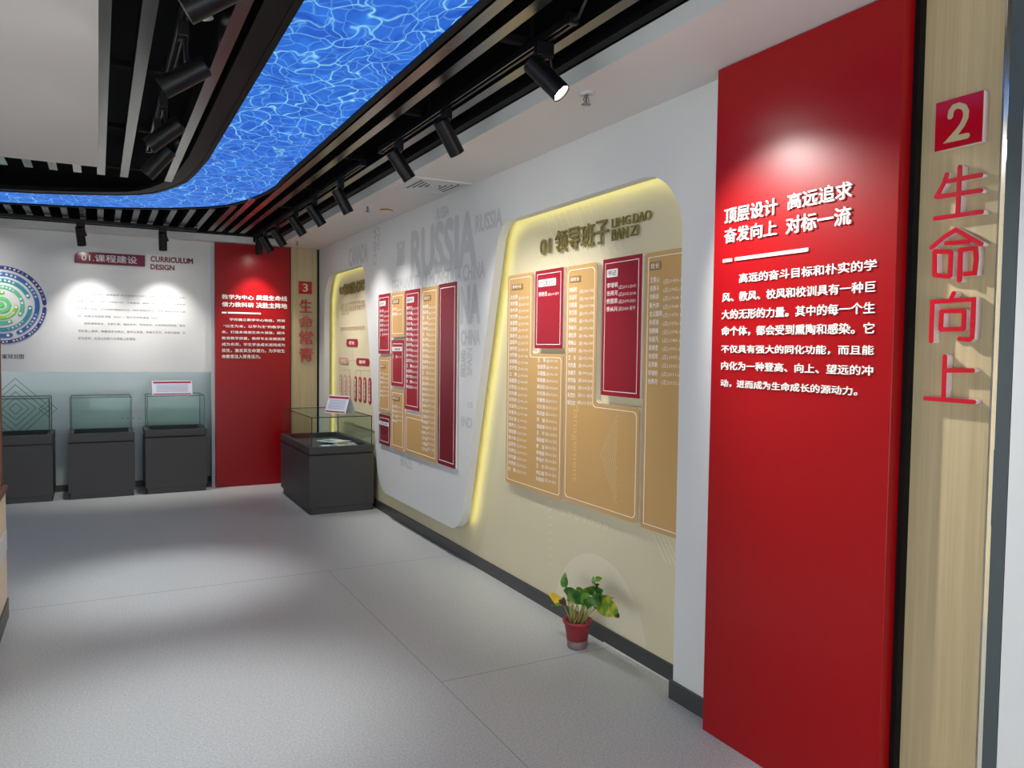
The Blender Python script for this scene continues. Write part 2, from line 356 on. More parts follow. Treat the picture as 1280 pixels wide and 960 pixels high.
# ceilings
m = MB(); m.box((1.83, -3.0, CZ), (2.5, BY, 2.82)); m.box((-4.3, 9.1, CZ), (1.83, BY, 2.82)); struct(m.build('ceiling', M['soffit']))
m = MB(); m.box((1.825, -3.0, CZ), (1.83, 9.1, 2.82)); m.box((-4.3, 9.095, CZ), (1.83, 9.1, 2.82)); struct(m.build('trim_1', M['fascia']))
m = MB(); m.box((-4.3, -3.0, CZ), (0.012, 5.76, 2.9)); struct(m.build('ceiling.001', M['soffit']))
m = MB(); m.box((-4.3, -3.0, TOPZ), (2.5, 9.7, TOPZ + 0.1)); m.box((1.9, -3.0, 2.82), (2.0, 9.2, TOPZ)); m.box((-4.3, 9.15, 2.82), (2.0, 9.25, TOPZ)); struct(m.build('ceiling.002', M['plenum']))
# water-picture light panel, traced on its own plane
outer = [on_z(x, y, WZ).xy for x, y in ((352.5, 222.5), (344, 232), (330, 240.5), (313, 247.7), (298, 252.3), (281.7, 256), (262, 258), (240, 259), (208, 259.8), (150, 259.3), (89.6, 257), (0, 252.5))]
inner = [on_z(x, y, WZ).xy for x, y in ((0, 237.9), (50, 240.5), (100, 242.1), (150, 242.8), (175, 242.3), (194, 240.2), (208, 236.5), (222, 231.5), (234, 226), (245, 216))]
OUT = [(1.232, -2.5)] + [tuple(p) for p in outer] + [(-3.4, outer[-1].y + 0.25)]
INN = [(-3.4, inner[0].y + 0.25)] + [tuple(p) for p in inner] + [(0.668, 5.6), (0.668, -2.5)]
WATER = OUT + INN
def y_of(poly, x):
    best = None
    for (x0, y0), (x1, y1) in zip(poly, poly[1:]):
        if min(x0, x1) - 1e-6 <= x <= max(x0, x1) + 1e-6 and abs(x1 - x0) > 0.004: best = y0 + (y1 - y0) * (x - x0) / (x1 - x0)
    return best
lp = thing('ceiling_light_panel', (0.95, 3, WZ), 'glowing blue rippling water ceiling panel bending left at the far end', 'ceiling light')
m = MB(); m.prism(FC(WZ), WATER, -0.01, 0); m.build('diffuser', M['water'], lp)
grow = inset(WATER, -0.03)
m = MB(); m.ring(FC(WZ), WATER, grow, -0.05, 0.012); m.build('frame', M['frame'], lp)
m = MB(); m.prism(FC(WZ), inset(WATER, -0.012), -0.03, -0.012); m.build('glow_block_tray', M['frame'], lp)  # unseen tray added to keep the diffuser's glow out of the plenum
# slats
m = MB(); SW, SH = 0.052, 0.09; YEND = on_z(150, 221, SZ).y
def slat(x, y0, y1):
    if y1 - y0 > 0.1: m.box((x - SW / 2, y0, SZ), (x + SW / 2, y1, SZ + SH))
OUTc = [(p[0], p[1]) for p in grow[:len(OUT)]]; INc = [(p[0], p[1]) for p in grow[len(OUT):]]
for k in range(-27, 4):
    x = 0.03 + 0.15 * k
    yi = y_of(INc, x)
    if x < 0.6 and k != 2:
        slat(x, 5.6 if x < -0.02 else -2.5, YEND)
for k in range(-27, 8):
    x = 0.03 + 0.15 * k; yo = y_of(OUTc, x)
    if yo: slat(x, yo + 0.01, 9.14)
for x in (1.289, 1.41, 1.675): slat(x, -2.5, 9.14)
slat(1.17, (y_of(OUTc, 1.2) or 6.9) + 0.01, 9.14)
struct(m.build('ceiling.003', M['black']))
wide = inset(WATER, -0.125); m = MB(); iA, iB = grow[len(OUT):], wide[len(OUT):]
for k in range(len(INN) - 1): m.prism(FC(WZ), [iA[k], iA[k + 1], iB[k + 1], iB[k]], -0.02, 0.008)
struct(m.build('ceiling.006', M['frame']))
m = MB(); m.box((1.775, -2.5, 2.826), (1.822, 9.08, 2.86)); m.box((-4.2, 9.05, 2.826), (1.8, 9.085, 2.85)); struct(m.build('trim_2', M['frame']))
m = MB()
for y in (-0.6, 0.6, 1.8, 3.0, 4.2, 5.4, 6.6, 7.6): m.box((1.26, y, SZ + SH), (1.9, y + 0.04, SZ + SH + 0.03)); 
for y in (-0.6, 0.6, 1.8, 3.0, 4.2, 5.4, 6.6): m.box((0.0, y, SZ + SH), (0.6, y + 0.04, SZ + SH + 0.03))
struct(m.build('ceiling.004', M['plenum']))
# near oak pillar, black reveal, doorway at the right edge and the room beyond it
m = MB(); m.box((LAY, 1.340, 0), (LAY + 0.018, 1.62, CZ)); pillar = struct(m.build('wall_right.003', M['wood']), 'pale oak pillar face beside the large red panel')
m = MB(); m.box((LAY - 0.03, 1.585, 0), (LAY, 1.602, CZ)); struct(m.build('trim_3', M['frame']))
m = MB(); m.box((REDX + 0.02, 1.247, 0), (LAY - 0.005, 1.287, CZ)); struct(m.build('trim_4', M['jamb']))
m = MB(); m.box((LAY + 0.0, 1.334, 0), (LAY + 0.02, 1.3395, CZ)); struct(m.build('trim_5', M['chrome']))
m = MB(); m.box((4.75, -1, 0), (4.85, 5, CZ)); struct(m.build('wall_far', M['cream']))
m = MB(); m.box((2.5, -1, 2.9), (4.85, 5, 3.0)); struct(m.build('ceiling.005', M['plenum']))
m = MB(); m.box((-4.2, 9.25, 1.305), (1.115, 9.262, 1.335)); struct(m.build('trim_8', M['white']))
# back oak pillar
m = MB(); m.box((1.985, 9.20, 0), (2.292, BY, CZ)); pillar_b = struct(m.build('wall_back.002', M['wood']), 'narrow pale oak pillar beside the far red panel')
m = MB(); m.box((2.292, 9.215, 0), (2.32, BY, CZ)); m.box((1.975, 9.19, 0), (1.985, 9.25, CZ)); struct(m.build('trim_6', M['frame']))
m = MB(); m.box((1.115, 9.22, 0), (1.15, BY, CZ)); struct(m.build('trim_7', M['fascia']))

# ================================================================== lamps
FIX = {}
def spotlight(C, d, track, label, group, power=1.0, cone=88, blend=1.0, color=(1.0, 0.965, 0.92)):
    """track: point on the track above the lamp"""
    d = Vector(d).normalized(); C = Vector(C)
    r = thing('track_spotlight', C, label, 'spotlight', group)
    q = (-d).to_track_quat('Z', 'Y'); R3 = q.to_matrix()
    def loc(v): return R3 @ Vector(v) + C
    if 'body' not in FIX:
        m = MB(); m.tube([(0, 0, -0.088), (0, 0, 0.092)], 0.04, 36, cap=False); m.lathe([(0.04, -0.088), (0.037, -0.089), (0.0365, -0.084), (0.033, -0.070)], 36)
        m.lathe([(0.0, 0.097), (0.035, 0.097), (0.04, 0.092)], 36); o = m.build('lamp_body', M['lamp'], r, origin=C * 1.0, recalc=False)
        me = o.data; bpy.data.objects.remove(o)
        for v in me.vertices: v.co = v.co + C
        FIX['body'] = me
        m = MB(); m.lathe([(0.0, -0.071), (0.033, -0.071)], 28); o = m.build('lens', M['lens'], r, origin=C * 1.0); me = o.data; bpy.data.objects.remove(o)
        for v in me.vertices: v.co = v.co + C
        FIX['lens'] = me
    b = bpy.data.objects.new('lamp_body', FIX['body']); COL.objects.link(b); b.parent = r; b.rotation_mode = 'QUATERNION'; b.rotation_quaternion = q
    l = bpy.data.objects.new('lens', FIX['lens']); COL.objects.link(l); l.parent = b; l['label'] = 'glowing white lens'
    # side arm up to the track adapter
    T = Vector(track); side = Vector((0, 1, 0)) if abs(d.x) > abs(d.y) else Vector((1, 0, 0))
    p0 = loc((0, 0, 0.02)); a0 = p0 + side * 0.046; top = Vector((T.x, T.y, T.z - 0.055))
    m = MB(); m.tube([a0 - side * 0.006, a0 + side * 0.008], 0.013, 14); m.tube([a0, Vector((a0.x, a0.y, top.z - 0.005)) * 0.6 + top * 0.4, top], 0.0095, 10); m.build('arm', M['lamp'], r)
    m = MB(); n = (0.034, 0.075) if abs(d.x) > abs(d.y) else (0.075, 0.034)
    m.box((T.x - n[0] / 2, T.y - n[1] / 2, T.z - 0.062), (T.x + n[0] / 2, T.y + n[1] / 2, T.z - 0.004), 0.004); m.tube([top + Vector((0, 0, -0.012)), top], 0.02, 16); ad = m.build('adapter', M['lamp'], r)
    m = MB(); m.tube([a0 + side * 0.008, a0 + side * 0.012], 0.007, 10); m.build('screw', M['steel'], r)
    L = bpy.data.lights.new('lamp', 'SPOT'); L.energy = SPOT_W * power; L.spot_size = math.radians(cone); L.spot_blend = blend; L.shadow_soft_size = 0.03; L.color = color
    lo = bpy.data.objects.new('lamp_light', L); COL.objects.link(lo); lo.parent = r; lo.location = d * 0.095; lo.rotation_mode = 'QUATERNION'; lo.rotation_quaternion = q
    return r
def track(p0, p1, label):
    p0 = Vector(p0); p1 = Vector(p1); t = thing('lighting_track', (p0 + p1) / 2, label, 'lighting track')
    ax = 0 if abs(p1.x - p0.x) > abs(p1.y - p0.y) else 1
    lo = [min(p0[i], p1[i]) for i in range(3)]; hi = [max(p0[i], p1[i]) for i in range(3)]; o = 1 - ax
    def bar(a, b, z0, z1):
        L = lo[:]; H = hi[:]; L[o] += a; H[o] += b; L[2] = lo[2] + z0; H[2] = lo[2] + z1; return L, H
    m = MB()
    for a, b, z0, z1 in ((-0.018, -0.013, -0.004, 0.03), (0.013, 0.018, -0.004, 0.03), (-0.018, 0.018, 0.026, 0.03)): m.box(*bar(a, b, z0, z1))
    m.build('channel', M['lamp'], t)
    m = MB()
    for a, b in ((-0.0135, -0.0095), (0.0095, 0.0135)): m.box(*bar(a, b, -0.003, 0.004))
    m.build('conductor', M['steel'], t)
    for e, s in ((lo, -1), (hi, 1)):
        m = MB(); q = Vector((p0.x, p0.y, 0)); L = lo[:]; H = hi[:]
        L[ax] = e[ax] - 0.012; H[ax] = e[ax] + 0.012; L[o] -= 0.02; H[o] += 0.02; L[2] = lo[2] - 0.008; H[2] = lo[2] + 0.034; m.box(L, H, 0.003); m.build('end_cap', M['lamp'], t)
    k = 0; x = lo[ax] + 0.3
    while x < hi[ax]:
        c = [lo[0], lo[1], 0]; c[ax] = x; m = MB(); m.tube([(c[0], c[1], lo[2] + 0.03), (c[0], c[1], lo[2] + 0.14)], 0.006, 8); m.build('hanger', M['lamp'], t); x += 1.1
    return t
TZ = 2.80
track((1.545, 2.45, TZ), (1.545, 4.62, TZ), 'black lighting track along the right slats, ending above the large red panel')
track((1.545, 5.0, TZ), (1.545, 8.98, TZ), 'black lighting track along the right slats, farther run reaching the back wall')
track((0.29, 0.4, TZ), (0.29, 5.35, TZ), 'black lighting track between the slats left of the water panel')
track((-3.2, 8.80, TZ), (0.92, 8.80, TZ), 'black lighting track along the back wall behind the water panel')
G1, G2, G3 = 'spotlights on the right tracks', 'spotlights on the left track', 'spotlights on the back track'
def mid(a, b): return tuple((x + y) for x, y in zip(a, b))
R_ = [((1.56, 2.654, 2.661), (0.473, -0.509, -0.719), 'black track spotlight with lit lens showing, nearest the large red panel', 2.0),
      ((1.56, 3.613, 2.654), (.56, .15, -.76), 'black track spotlight aimed at the gold boards, just left of the one with lit lens', 1.0),
      ((1.56, 4.306, 2.654), mid((.433, -.368, -.823), (.68, .291, -.673)), 'black track spotlight hanging above the square ceiling vent', 1.0),
      ((1.56, 5.524, 2.644), mid((.331, -.404, -.853), (.569, .415, -.71)), 'black track spotlight leading the far right-hand row of five', 1.0),
      ((1.56, 6.291, 2.657), mid((.456, -.322, -.83), (.613, .291, -.734)), 'black track spotlight second in the far right-hand row of five', 1.0),
      ((1.56, 6.954, 2.661), mid((.427, -.407, -.808), (.609, .38, -.696)), 'black track spotlight in the middle of the far right-hand row of five', 1.0),
      ((1.56, 7.759, 2.652), mid((.392, -.498, -.773), (.594, .474, -.65)), 'black track spotlight fourth in the far right-hand row of five', 1.0),
      ((1.56, 8.372, 2.659), mid((.343, -.494, -.799), (.533, .5, -.682)), 'black track spotlight last and farthest in the right-hand row of five', 1.0)]
for C, d, lb, pw in R_: spotlight(C, d, (1.545, C[1], TZ), lb, G1, pw * (0.72 if C[1] > 3 else 1.0), 76 if C[1] > 3 else 68)
spotlight((1.56, 8.80, 2.692), (0.03, 0.36, -0.93), (1.545, 8.86, TZ), 'small black spotlight pointing down at the far red panel behind the row of five', G1, 0.8, 76)
for (C, d, lb, pw) in (((-0.143, 8.80, 2.658), (.1, .33, -.94), 'black spotlight hanging before the white wall above the maroon title bar', 0.85),
                       ((0.598, 8.80, 2.664), (.04, .33, -.94), 'black spotlight hanging before the white wall above the English title letters', 0.85),
                       ((-0.95, 8.80, 2.66), (.05, .47, -.87), 'black spotlight aimed at the round ring chart on the back wall', 0.28)):
    spotlight(C, d, (C[0], 8.80, TZ), lb, G3, pw, 76)
for (C, d, lb) in (((0.30, 2.41, 2.60), mid((-.751, -.258, -.608), (-.689, .639, -.341)), 'large black spotlight cut by the top edge, nearest on the left track'),
                   ((0.29, 3.169, 2.598), mid((-.751, -.258, -.608), (-.689, .639, -.341)), 'black spotlight second from the front on the left track'),
                   ((0.29, 4.145, 2.615), mid((-.693, -.247, -.678), (-.648, .587, -.486)), 'black spotlight third from the front on the left track, overlapping the last one'),
                   ((0.29, 4.586, 2.573), mid((-.559, -.371, -.742), (-.505, .678, -.534)), 'black spotlight last and lowest on the left track')):
    spotlight(C, d, (0.29, C[1], TZ), lb, G2, 0.5)
def downlight(x, y, label, power, cone):  # unseen lamp added to throw a soft pool on the floor
    t = thing('added_downlight', (x, y, 2.94), label, 'downlight', 'unseen downlights added above the left slats')
    m = MB(); m.tube([(x, y, 2.94), (x, y, 3.16)], 0.045, 28, cap=False); m.lathe([(0, 3.16), (0.045, 3.16)], 28, (x, y, 0)); m.build('housing', M['lamp'], t, recalc=False)
    m = MB(); m.tube([(x, y, 3.16), (x, y, 3.30)], 0.008, 8); m.build('hanger', M['lamp'], t)
    m = MB(); m.lathe([(0, 3.12), (0.04, 3.12)], 24, (x, y, 0)); m.build('lens', M['lens'], t)
    L = bpy.data.lights.new('lamp', 'SPOT'); L.energy = SPOT_W * power; L.spot_size = math.radians(cone); L.spot_blend = 1.0; L.shadow_soft_size = 0.03; L.color = (0.96, 0.98, 1.0)
    o = bpy.data.objects.new('lamp_light', L); COL.objects.link(o); o.parent = t; o.location = (0, 0, 0.10)
downlight(0.385, 3.44, 'added black downlight, unseen above the left slats, nearer of the two', 2.5, 46)
downlight(0.385, 5.63, 'added black downlight, unseen above the left slats, farther of the two', 2.8, 44)
# feed cable at the near end of the right track
m = MB(); m.tube([(1.545, 2.45, TZ + 0.01), (1.54, 2.40, TZ + 0.0), (1.55, 2.36, TZ + 0.06), (1.57, 2.37, TZ + 0.16)], 0.006, 8)
tag(m.build('power_cable', M['cable']), 'black power cable looping up at the near end of the right track', 'cable')
m = MB(); m.tube([(-4.1, 9.33, 1.329), (1.12, 9.33, 1.329)], 0.005, 8); tag(m.build('led_strip', em('cool_led', (0.85, 0.97, 1.0, 1), 14.0)), 'cool white light strip under the ledge above the display cases', 'light strip')
# yellow LED strips behind the edges of the white layer
def edge_path(i0, i1, off):
    P = inset(LP, off)[i0:i1]; return [Vector((LAY + 0.068, u, max(v, 0.1))) for u, v in P]
def idx(pt): return min(range(len(LP)), key=lambda i: (LP[i][0] - pt[0]) ** 2 + (LP[i][1] - pt[1]) ** 2)
ia, ib = idx((8.985, 0)), idx((6.0, 0.255)); ic = idx((tr(0.6), 0.6)); id_ = idx((2.722, 0))
def led(pl, label):
    m = MB(); m.tube(pl, 0.005, 6); tag(m.build('led_strip', M['led']), label, 'light strip')
k = idx((tl_(0.255), 0.255))
n_t = [i for i in range(len(LP)) if LP[i][1] < 0.5 and 4.9 < LP[i][0] < 7.3]
led([p for p in edge_path(ia, n_t[-1] + 1, 0.05)][:n_t[0] - ia + 15], 'yellow light strip behind the edge of the far wall opening')
led([p for p in edge_path(n_t[15] + 6 if len(n_t) > 20 else ic, id_ + 1, 0.03)], 'yellow light strip behind the edge of the near wall opening')

# ================================================================== ceiling fittings
def sprinkler(px, label):
    p = on_z(*px, CZ); t = thing('ceiling_sprinkler', p, label, 'sprinkler', 'sprinklers on the white soffit')
    m = MB(); m.lathe([(0.0, 0), (0.036, 0), (0.034, -0.006), (0.014, -0.008), (0.0, -0.008)], 24, p); m.build('escutcheon', M['vent'], t)
    m = MB(); m.tube([p + Vector((0, 0, -0.006)), p + Vector((0, 0, -0.02))], 0.009, 12)
    for s in (-1, 1): m.tube([p + Vector((s * 0.008, 0, -0.018)), p + Vector((s * 0.014, 0, -0.032)), p + Vector((s * 0.004, 0, -0.05))], 0.0028, 8)
    m.build('sprinkler_body', M['steel'], t)
    m = MB(); m.tube([p + Vector((0, 0, -0.02)), p + Vector((0, 0, -0.047))], 0.003, 8); m.build('bulb', M['ventdark'], t)
    m = MB(); m.lathe([(0.0, -0.05), (0.02, -0.05), (0.022, -0.053), (0.0, -0.053)], 20, p); m.build('deflector', M['steel'], t)
sprinkler((733, 116), 'ceiling sprinkler beside the spotlight with lit lens')
sprinkler((459.5, 257), 'ceiling sprinkler farther than the square vent, near the round pale detector')
sprinkler((371.5, 301), 'ceiling sprinkler in the far corner above the oak pillar')
p = on_z(483, 260.5, CZ); t = thing('ceiling_detector', p, 'small round pale detector on the white soffit beyond the square vent', 'detector')
m = MB(); m.lathe([(0, 0), (0.055, 0), (0.055, -0.008), (0.045, -0.02), (0, -0.022)], 28, p); m.build('housing', M['pink'], t)
m = MB(); m.lathe([(0.046, -0.0185), (0.05, -0.014), (0.052, -0.0105), (0.05, -0.0185)], 28, p); m.build('slot_ring', M['ventdark'], t)
# square supply vent
vq = [on_z(x, y, CZ) for x, y in ((496, 235), (521, 220.6), (594, 229.4), (559, 242.5))]
vx0, vx1, vy0, vy1 = 1.96, 2.27, 4.33, 4.33
ys = [q.y for q in vq]; xs = [q.x for q in vq]; vx0, vx1, vy0, vy1 = min(xs), min(max(xs), 2.30), min(ys), max(ys)
vc = ((vx0 + vx1) / 2, (vy0 + vy1) / 2); t = thing('ceiling_vent', (vc[0], vc[1], CZ), 'square white louvred air vent in the soffit above the printed wall', 'air vent')
def sq(f): return rect(vc[0] - (vx1 - vx0) / 2 * f, vc[0] + (vx1 - vx0) / 2 * f, vc[1] - (vy1 - vy0) / 2 * f, vc[1] + (vy1 - vy0) / 2 * f)
m = MB(); m.ring(FC(CZ), sq(1.0), sq(0.84), 0, 0.01); m.build('frame', M['vent'], t)
m = MB(); m.prism(FC(CZ), sq(0.85), 0.0005, 0.002); m.build('vent_shade_sheet', M['ventdark'], t)  # dark sheet standing in for the shade between the louvres
for f in (0.80, 0.64, 0.48, 0.32):
    m = MB(); m.ring(FC(CZ), sq(f), sq(f - 0.07), 0.003, 0.007); m.build('louvre', M['vent'], t)
m = MB(); m.prism(FC(CZ), sq(0.16), 0.002, 0.016); m.build('centre_plate', M['vent'], t)

# ================================================================== the large red panel on the right
rp = thing('red_panel', (REDX + 0.04, 2.02, 0), 'tall glossy red text panel beside the near oak pillar', 'wall panel')
m = MB(); m.box((REDX, 1.604, 0.001), (LAY - 0.0015, 2.434, CZ - 0.004), 0.002); m.build('board', M['red'], rp)
z7 = lambda x, y: (870 + x / 3.2, 220 + y / 3.2)
def red_lines(par, fr, rf, plane, items, mat, off, dep, name):
    m = MB()
    for s, a, b in items:
        uL, uR, v0, v1 = rf(a, b, plane); lay(m, s, fr, uL, uR, v0, v1, 0.0005, dep, off)
        if name == 'heading_line': m.build(name, mat, par); m = MB()
    if m.v: m.build(name, mat, par)
red_lines(rp, FR(REDX), rx, REDX, [('顶层设计', z7(119, 132), z7(330, 153)), ('高远追求', z7(371, 73), z7(628, 88)), ('奋发向上', z7(118, 212), z7(327, 238)), ('对标一流', z7(365, 165), z7(623, 193))], M['ink'], 0.018, 0.006, 'heading_line')
red_lines(rp, FR(REDX), rx, REDX, [('高远的奋斗目标和朴实的学', z7(176, 391), z7(725, 376)), ('风、教风、校风和校训具有一种巨', z7(108, 468), z7(720, 464)), ('大的无形的力量。其中的每一个生', z7(106, 536), z7(718, 550)),
    ('命个体，都会受到熏陶和感染。它', z7(105, 602), z7(715, 632)), ('不仅具有强大的同化功能，而且能', z7(104, 676), z7(713, 717)), ('内化为一种登高、向上、望远的冲', z7(104, 741), z7(710, 799)), ('动，进而成为生命成长的源动力。', z7(102, 812), z7(648, 880))], M['ink'], 0.012, 0.004, 'body_text')
m = MB()
for a, b in ((z7(112, 334), z7(147, 342)), (z7(160, 329), z7(452, 299))):
    uL, uR, v0, v1 = rx(a, b, REDX); m.prism(FR(REDX), rect(uL, uR, (v0 + v1) / 2 - 0.0065, (v0 + v1) / 2 + 0.0065), 0, 0.006)
m.build('dash_line', M['ink'], rp)

# ================================================================== number plaque and raised characters on the near pillar
FACE = 2.288
def P8(x, y): q = on_x(1150 + x / 4.364, 90 + y / 4.364, FACE); return (q.y, q.z)
def P9(x, y): q = on_x(1140 + x / 4.364, 310 + y / 4.364, FACE); return (q.y, q.z)
def P10(x, y): q = on_x(1110 + x / 1.846, y / 1.846, FACE); return (q.y, q.z)
fr = FR(FACE)
a, b = P8(88, 172), P8(335, 380); u1, u0 = a[0], b[0]; vz1, vz0 = a[1], P8(80, 435)[1]
t = thing('number_plaque', (2.305, (u0 + u1) / 2, vz0), 'square glossy red plaque with the number 2 on the near oak pillar', 'number plaque')
m = MB(); m.prism(fr, rect(u0, u1, vz0, vz1), -0.031, -0.004); m.build('acrylic_block', M['acrylic'], t)
m = MB(); m.prism(fr, rect(u0, u1, vz0, vz1), -0.004, 0); m.build('plaque_face', M['plaque'], t)
two = [P8(*q) for q in ((166, 243), (170, 215), (186, 192), (212, 182), (240, 190), (253, 215), (250, 248), (232, 288), (200, 330), (160, 376))]
m = MB()
ribbon(m, fr, two[:-1] + [P8(166, 368), P8(257, 348)], 0.0085, 0.0002, 0.0014); m.build('numeral', M['wood'], t)
def character(name_ch, strokes, label, r=0.0068):
    ps = [q for s in strokes for q in s]; c = (sum(q[0] for q in ps) / len(ps), min(q[1] for q in ps))
    t = thing('raised_character', (2.30, c[0], c[1]), label, 'raised character', 'raised red characters on the near oak pillar')
    m, e = MB(), MB()
    for i, s in enumerate(strokes): ribbon(e, fr, s, r, -0.031, -0.003 - i * 0.0004); ribbon(m, fr, s, r, -0.0028, i * 0.0004)
    e.build('acrylic_edge', M['acrylic'], t); m.build('stroke_face', M['redgloss'], t)
character('生', [[P8(145, 558), P8(128, 610), P8(88, 680)], [P8(135, 598), P8(330, 562)], [P8(217, 518), P8(205, 772)], [P8(98, 682), P8(330, 646)], [P8(82, 800), P8(334, 763)]], 'raised red acrylic character 生, topmost of the four under the plaque')
character('命', [[P8(62, 957), P8(130, 900), P8(193, 860), P8(260, 898), P8(332, 938)], [P8(143, 934), P8(262, 926)],
               [P9(122, 18), P9(122, 148), P9(205, 156), P9(212, 22), P9(122, 18)], [P9(264, 18), P9(258, 176)], [P9(264, 10), P9(346, 2), P9(350, 60), P9(340, 138), P9(290, 142)]], 'raised red acrylic character 命, second of the four under the plaque')
character('向', [[P9(226, 247), P9(212, 276)], [P9(103, 508), P9(106, 400), P9(110, 294), P9(335, 280), P9(332, 400), P9(326, 488), P9(312, 500), P9(258, 494)], [P9(160, 345), P9(284, 342), P9(280, 442), P9(156, 446), P9(160, 345)]], 'raised red acrylic character 向, third of the four under the plaque')
character('上', [[P9(178, 592), P9(170, 822)], [P9(178, 668), P9(330, 668)], [P9(72, 820), P9(336, 840)]], 'raised red acrylic character 上, lowest of the four under the plaque')
# poster seen through the gap
q = on_x(1243, 620, 4.74)
m = MB(); m.box((4.735, q.y - 0.35, q.z - 0.18), (4.75, q.y + 0.35, q.z + 0.28)); tag(m.build('wall_poster', M['bluepost']), 'dark blue poster glimpsed through the gap right of the oak pillar', 'poster')
a = on_z(1258, 105, 2.89); b = on_z(1256, 147, 2.89)
m = MB(); m.box((min(a.x, b.x), -0.5, 2.885), (max(a.x, b.x), 4.5, 2.90)); tag(m.build('ceiling_light_panel', M['water']), 'blue water light panel glimpsed in the next room through the gap', 'ceiling light')

# ================================================================== boards on the right wall
def board(plane, poly, mat, label, cat='wall board', group=None, rad=0.0, wpx=0.03, plate=None, rows=(), extra=None, lw=0.0022, inset_d=0.022):
    """poly (Y, Z) on the wall plane; the face stands wpx off the wall"""
    ys = [p[0] for p in poly]; zs = [p[1] for p in poly]
    t = thing('name_board', (plane, (min(ys) + max(ys)) / 2, min(zs)), label, cat, group); f = FR(plane)
    P = fillet(poly, rad, 8) if rad else poly
    m = MB(); m.prism(f, P, 0.002, wpx - 0.004); m.build('backing', M['backing'], t)
    m = MB(); m.prism(f, P, wpx - 0.004, wpx); m.build('board_face', mat, t)
    pi, po = inset(poly, inset_d), inset(poly, inset_d + lw * 1.6)
    if rad: pi = fillet(pi, rad, 8); po = fillet(po, rad, 8)
    m = MB(); m.ring(f, pi, po, wpx, wpx + 0.0012); m.build('border_line', M['ink'], t)
    F2 = plane - wpx
    if plate:
        s, a, b, pmat, tmat = plate; uL, uR, v0, v1 = rx(a, b, F2)
        m = MB(); m.prism(f, fillet(rect(uR, uL, v0, v1), 0.006, 4), wpx, wpx + 0.004); pl = m.build('title_plate', pmat, t)
        m = MB(); du = (uL - uR) * 0.1; dv = (v1 - v0) * 0.16; lay(m, s, f, uL - du, uR + du, v0 + dv, v1 - dv, wpx + 0.0046, 0, 0.01); m.build('title_text', tmat, pl)
    for nm, s, a, b in rows:
        uL, uR, v0, v1 = rx(a, b, F2); m = MB(); lay(m, s, f, uL, uR, v0, v1, wpx + 0.0008, 0, 0.011 if nm == 'name_list' else 0.0, res=1, ls=1.45 if nm == 'name_list' else 1.75); m.build(nm, M['ink'], t)
    if extra: extra(t, f, wpx, F2)
    return t
def pq(plane, wpx, pts):                                            # pixel corners of a board face -> axis-aligned corners on it
    return [(on_x(x, y, plane - wpx).y, on_x(x, y, plane - wpx).z) for x, y in pts]
def R4(plane, wpx, tl, trr, br, bl):
    q = pq(plane, wpx, (tl, trr, br, bl)); y0 = (q[1][0] + q[2][0]) / 2; y1 = (q[0][0] + q[3][0]) / 2; z1 = (q[0][1] + q[1][1]) / 2; z0 = (q[2][1] + q[3][1]) / 2
    return rect(y0, y1, z0, z1)
def dates(n, kind='副', y0=1959, seed=1, now=0):
    r = random.Random(seed); out = []
    for i in range(n):
        a = y0 + int(i * 58 / max(1, n)) + r.randint(0, 1); out.append('(%s)%d-%s' % (kind, a, '至今' if i >= n - now else str(a + r.randint(1, 4))))
    return '\n'.join(out)
za = lambda x, y: (630 + x / 6, 330 + y / 6)
zb = lambda x, y: (630 + x / 6, 480 + y / 6)
zc = lambda x, y: (700 + x / 6, 330 + y / 6)
zd = lambda x, y: (600 + x / 4.365, 220 + y / 4.365)
ze = lambda x, y: (770 + x / 5.333, 310 + y / 5.333)
zf = lambda x, y: (600 + x / 3.692, 430 + y / 3.692)
W1 = 0.034; PT = TAN
GB = 'gold boards in the near wall opening'
Apx = [za(28, 90), za(218, 62), za(212, 625), za(445, 668), zb(428, 868), zb(12, 735)]
q = pq(PT, W1, Apx)
yA0, yA1 = (q[0][0] + q[5][0]) / 2, (q[1][0] + q[2][0]) / 2; yA2 = (q[3][0] + q[4][0]) / 2
zAt = (q[0][1] + q[1][1]) / 2; zAb = (q[4][1] + q[5][1]) / 2; zAn = on_x(*za(330, 672), PT - W1).z
A = [(yA0, zAb), (yA2, zAb), (yA2, zAn), (yA1, zAn), (yA1, zAt), (yA0, zAt)]
n1 = '沈杰民\n周世富\n徐大本\n李文荣\n高香莹\n王爱民\n李庆元\n孟昭华\n李怀忠\n刘怀魁\n杨德福\n武开堂\n王　静\n陈国强\n刘学远\n刘先建\n刘学研\n张道伟\n杨富伟\n闫永涛\n魏秀兰\n潘金娜\n靳大本\n孟宪华\n刘学远\n刘先建\n刘学研\n刘　静'
n2 = '王　军\n张成伟\n马雪磊\n韩建曼\n解自如\n刘兆涛\n任春燕\n闫永涛\n陈绍金\n邢　健\n潘金娜\n王　平\n潘金娜\n靳　洁\n李艳丽\n李培才\n王　子\n林红梅\n刘晓莉'
board(PT, A, M['gold'], 'stepped gold name board titled 教导主任, farthest in the near opening', group=GB, rad=0.02, wpx=W1, plate=('教导主任', za(62, 158), za(142, 186), M['goldplate'], M['ink']),
      rows=[('name_list', n1, za(48, 236), zb(88, 664)), ('date_list', dates(28, '正', 1959, 1), za(110, 246), zb(168, 688)), ('name_list', n2, za(252, 704), zb(300, 742)), ('date_list', dates(19, '副', 1990, 2, 9), za(318, 712), zb(392, 762))])
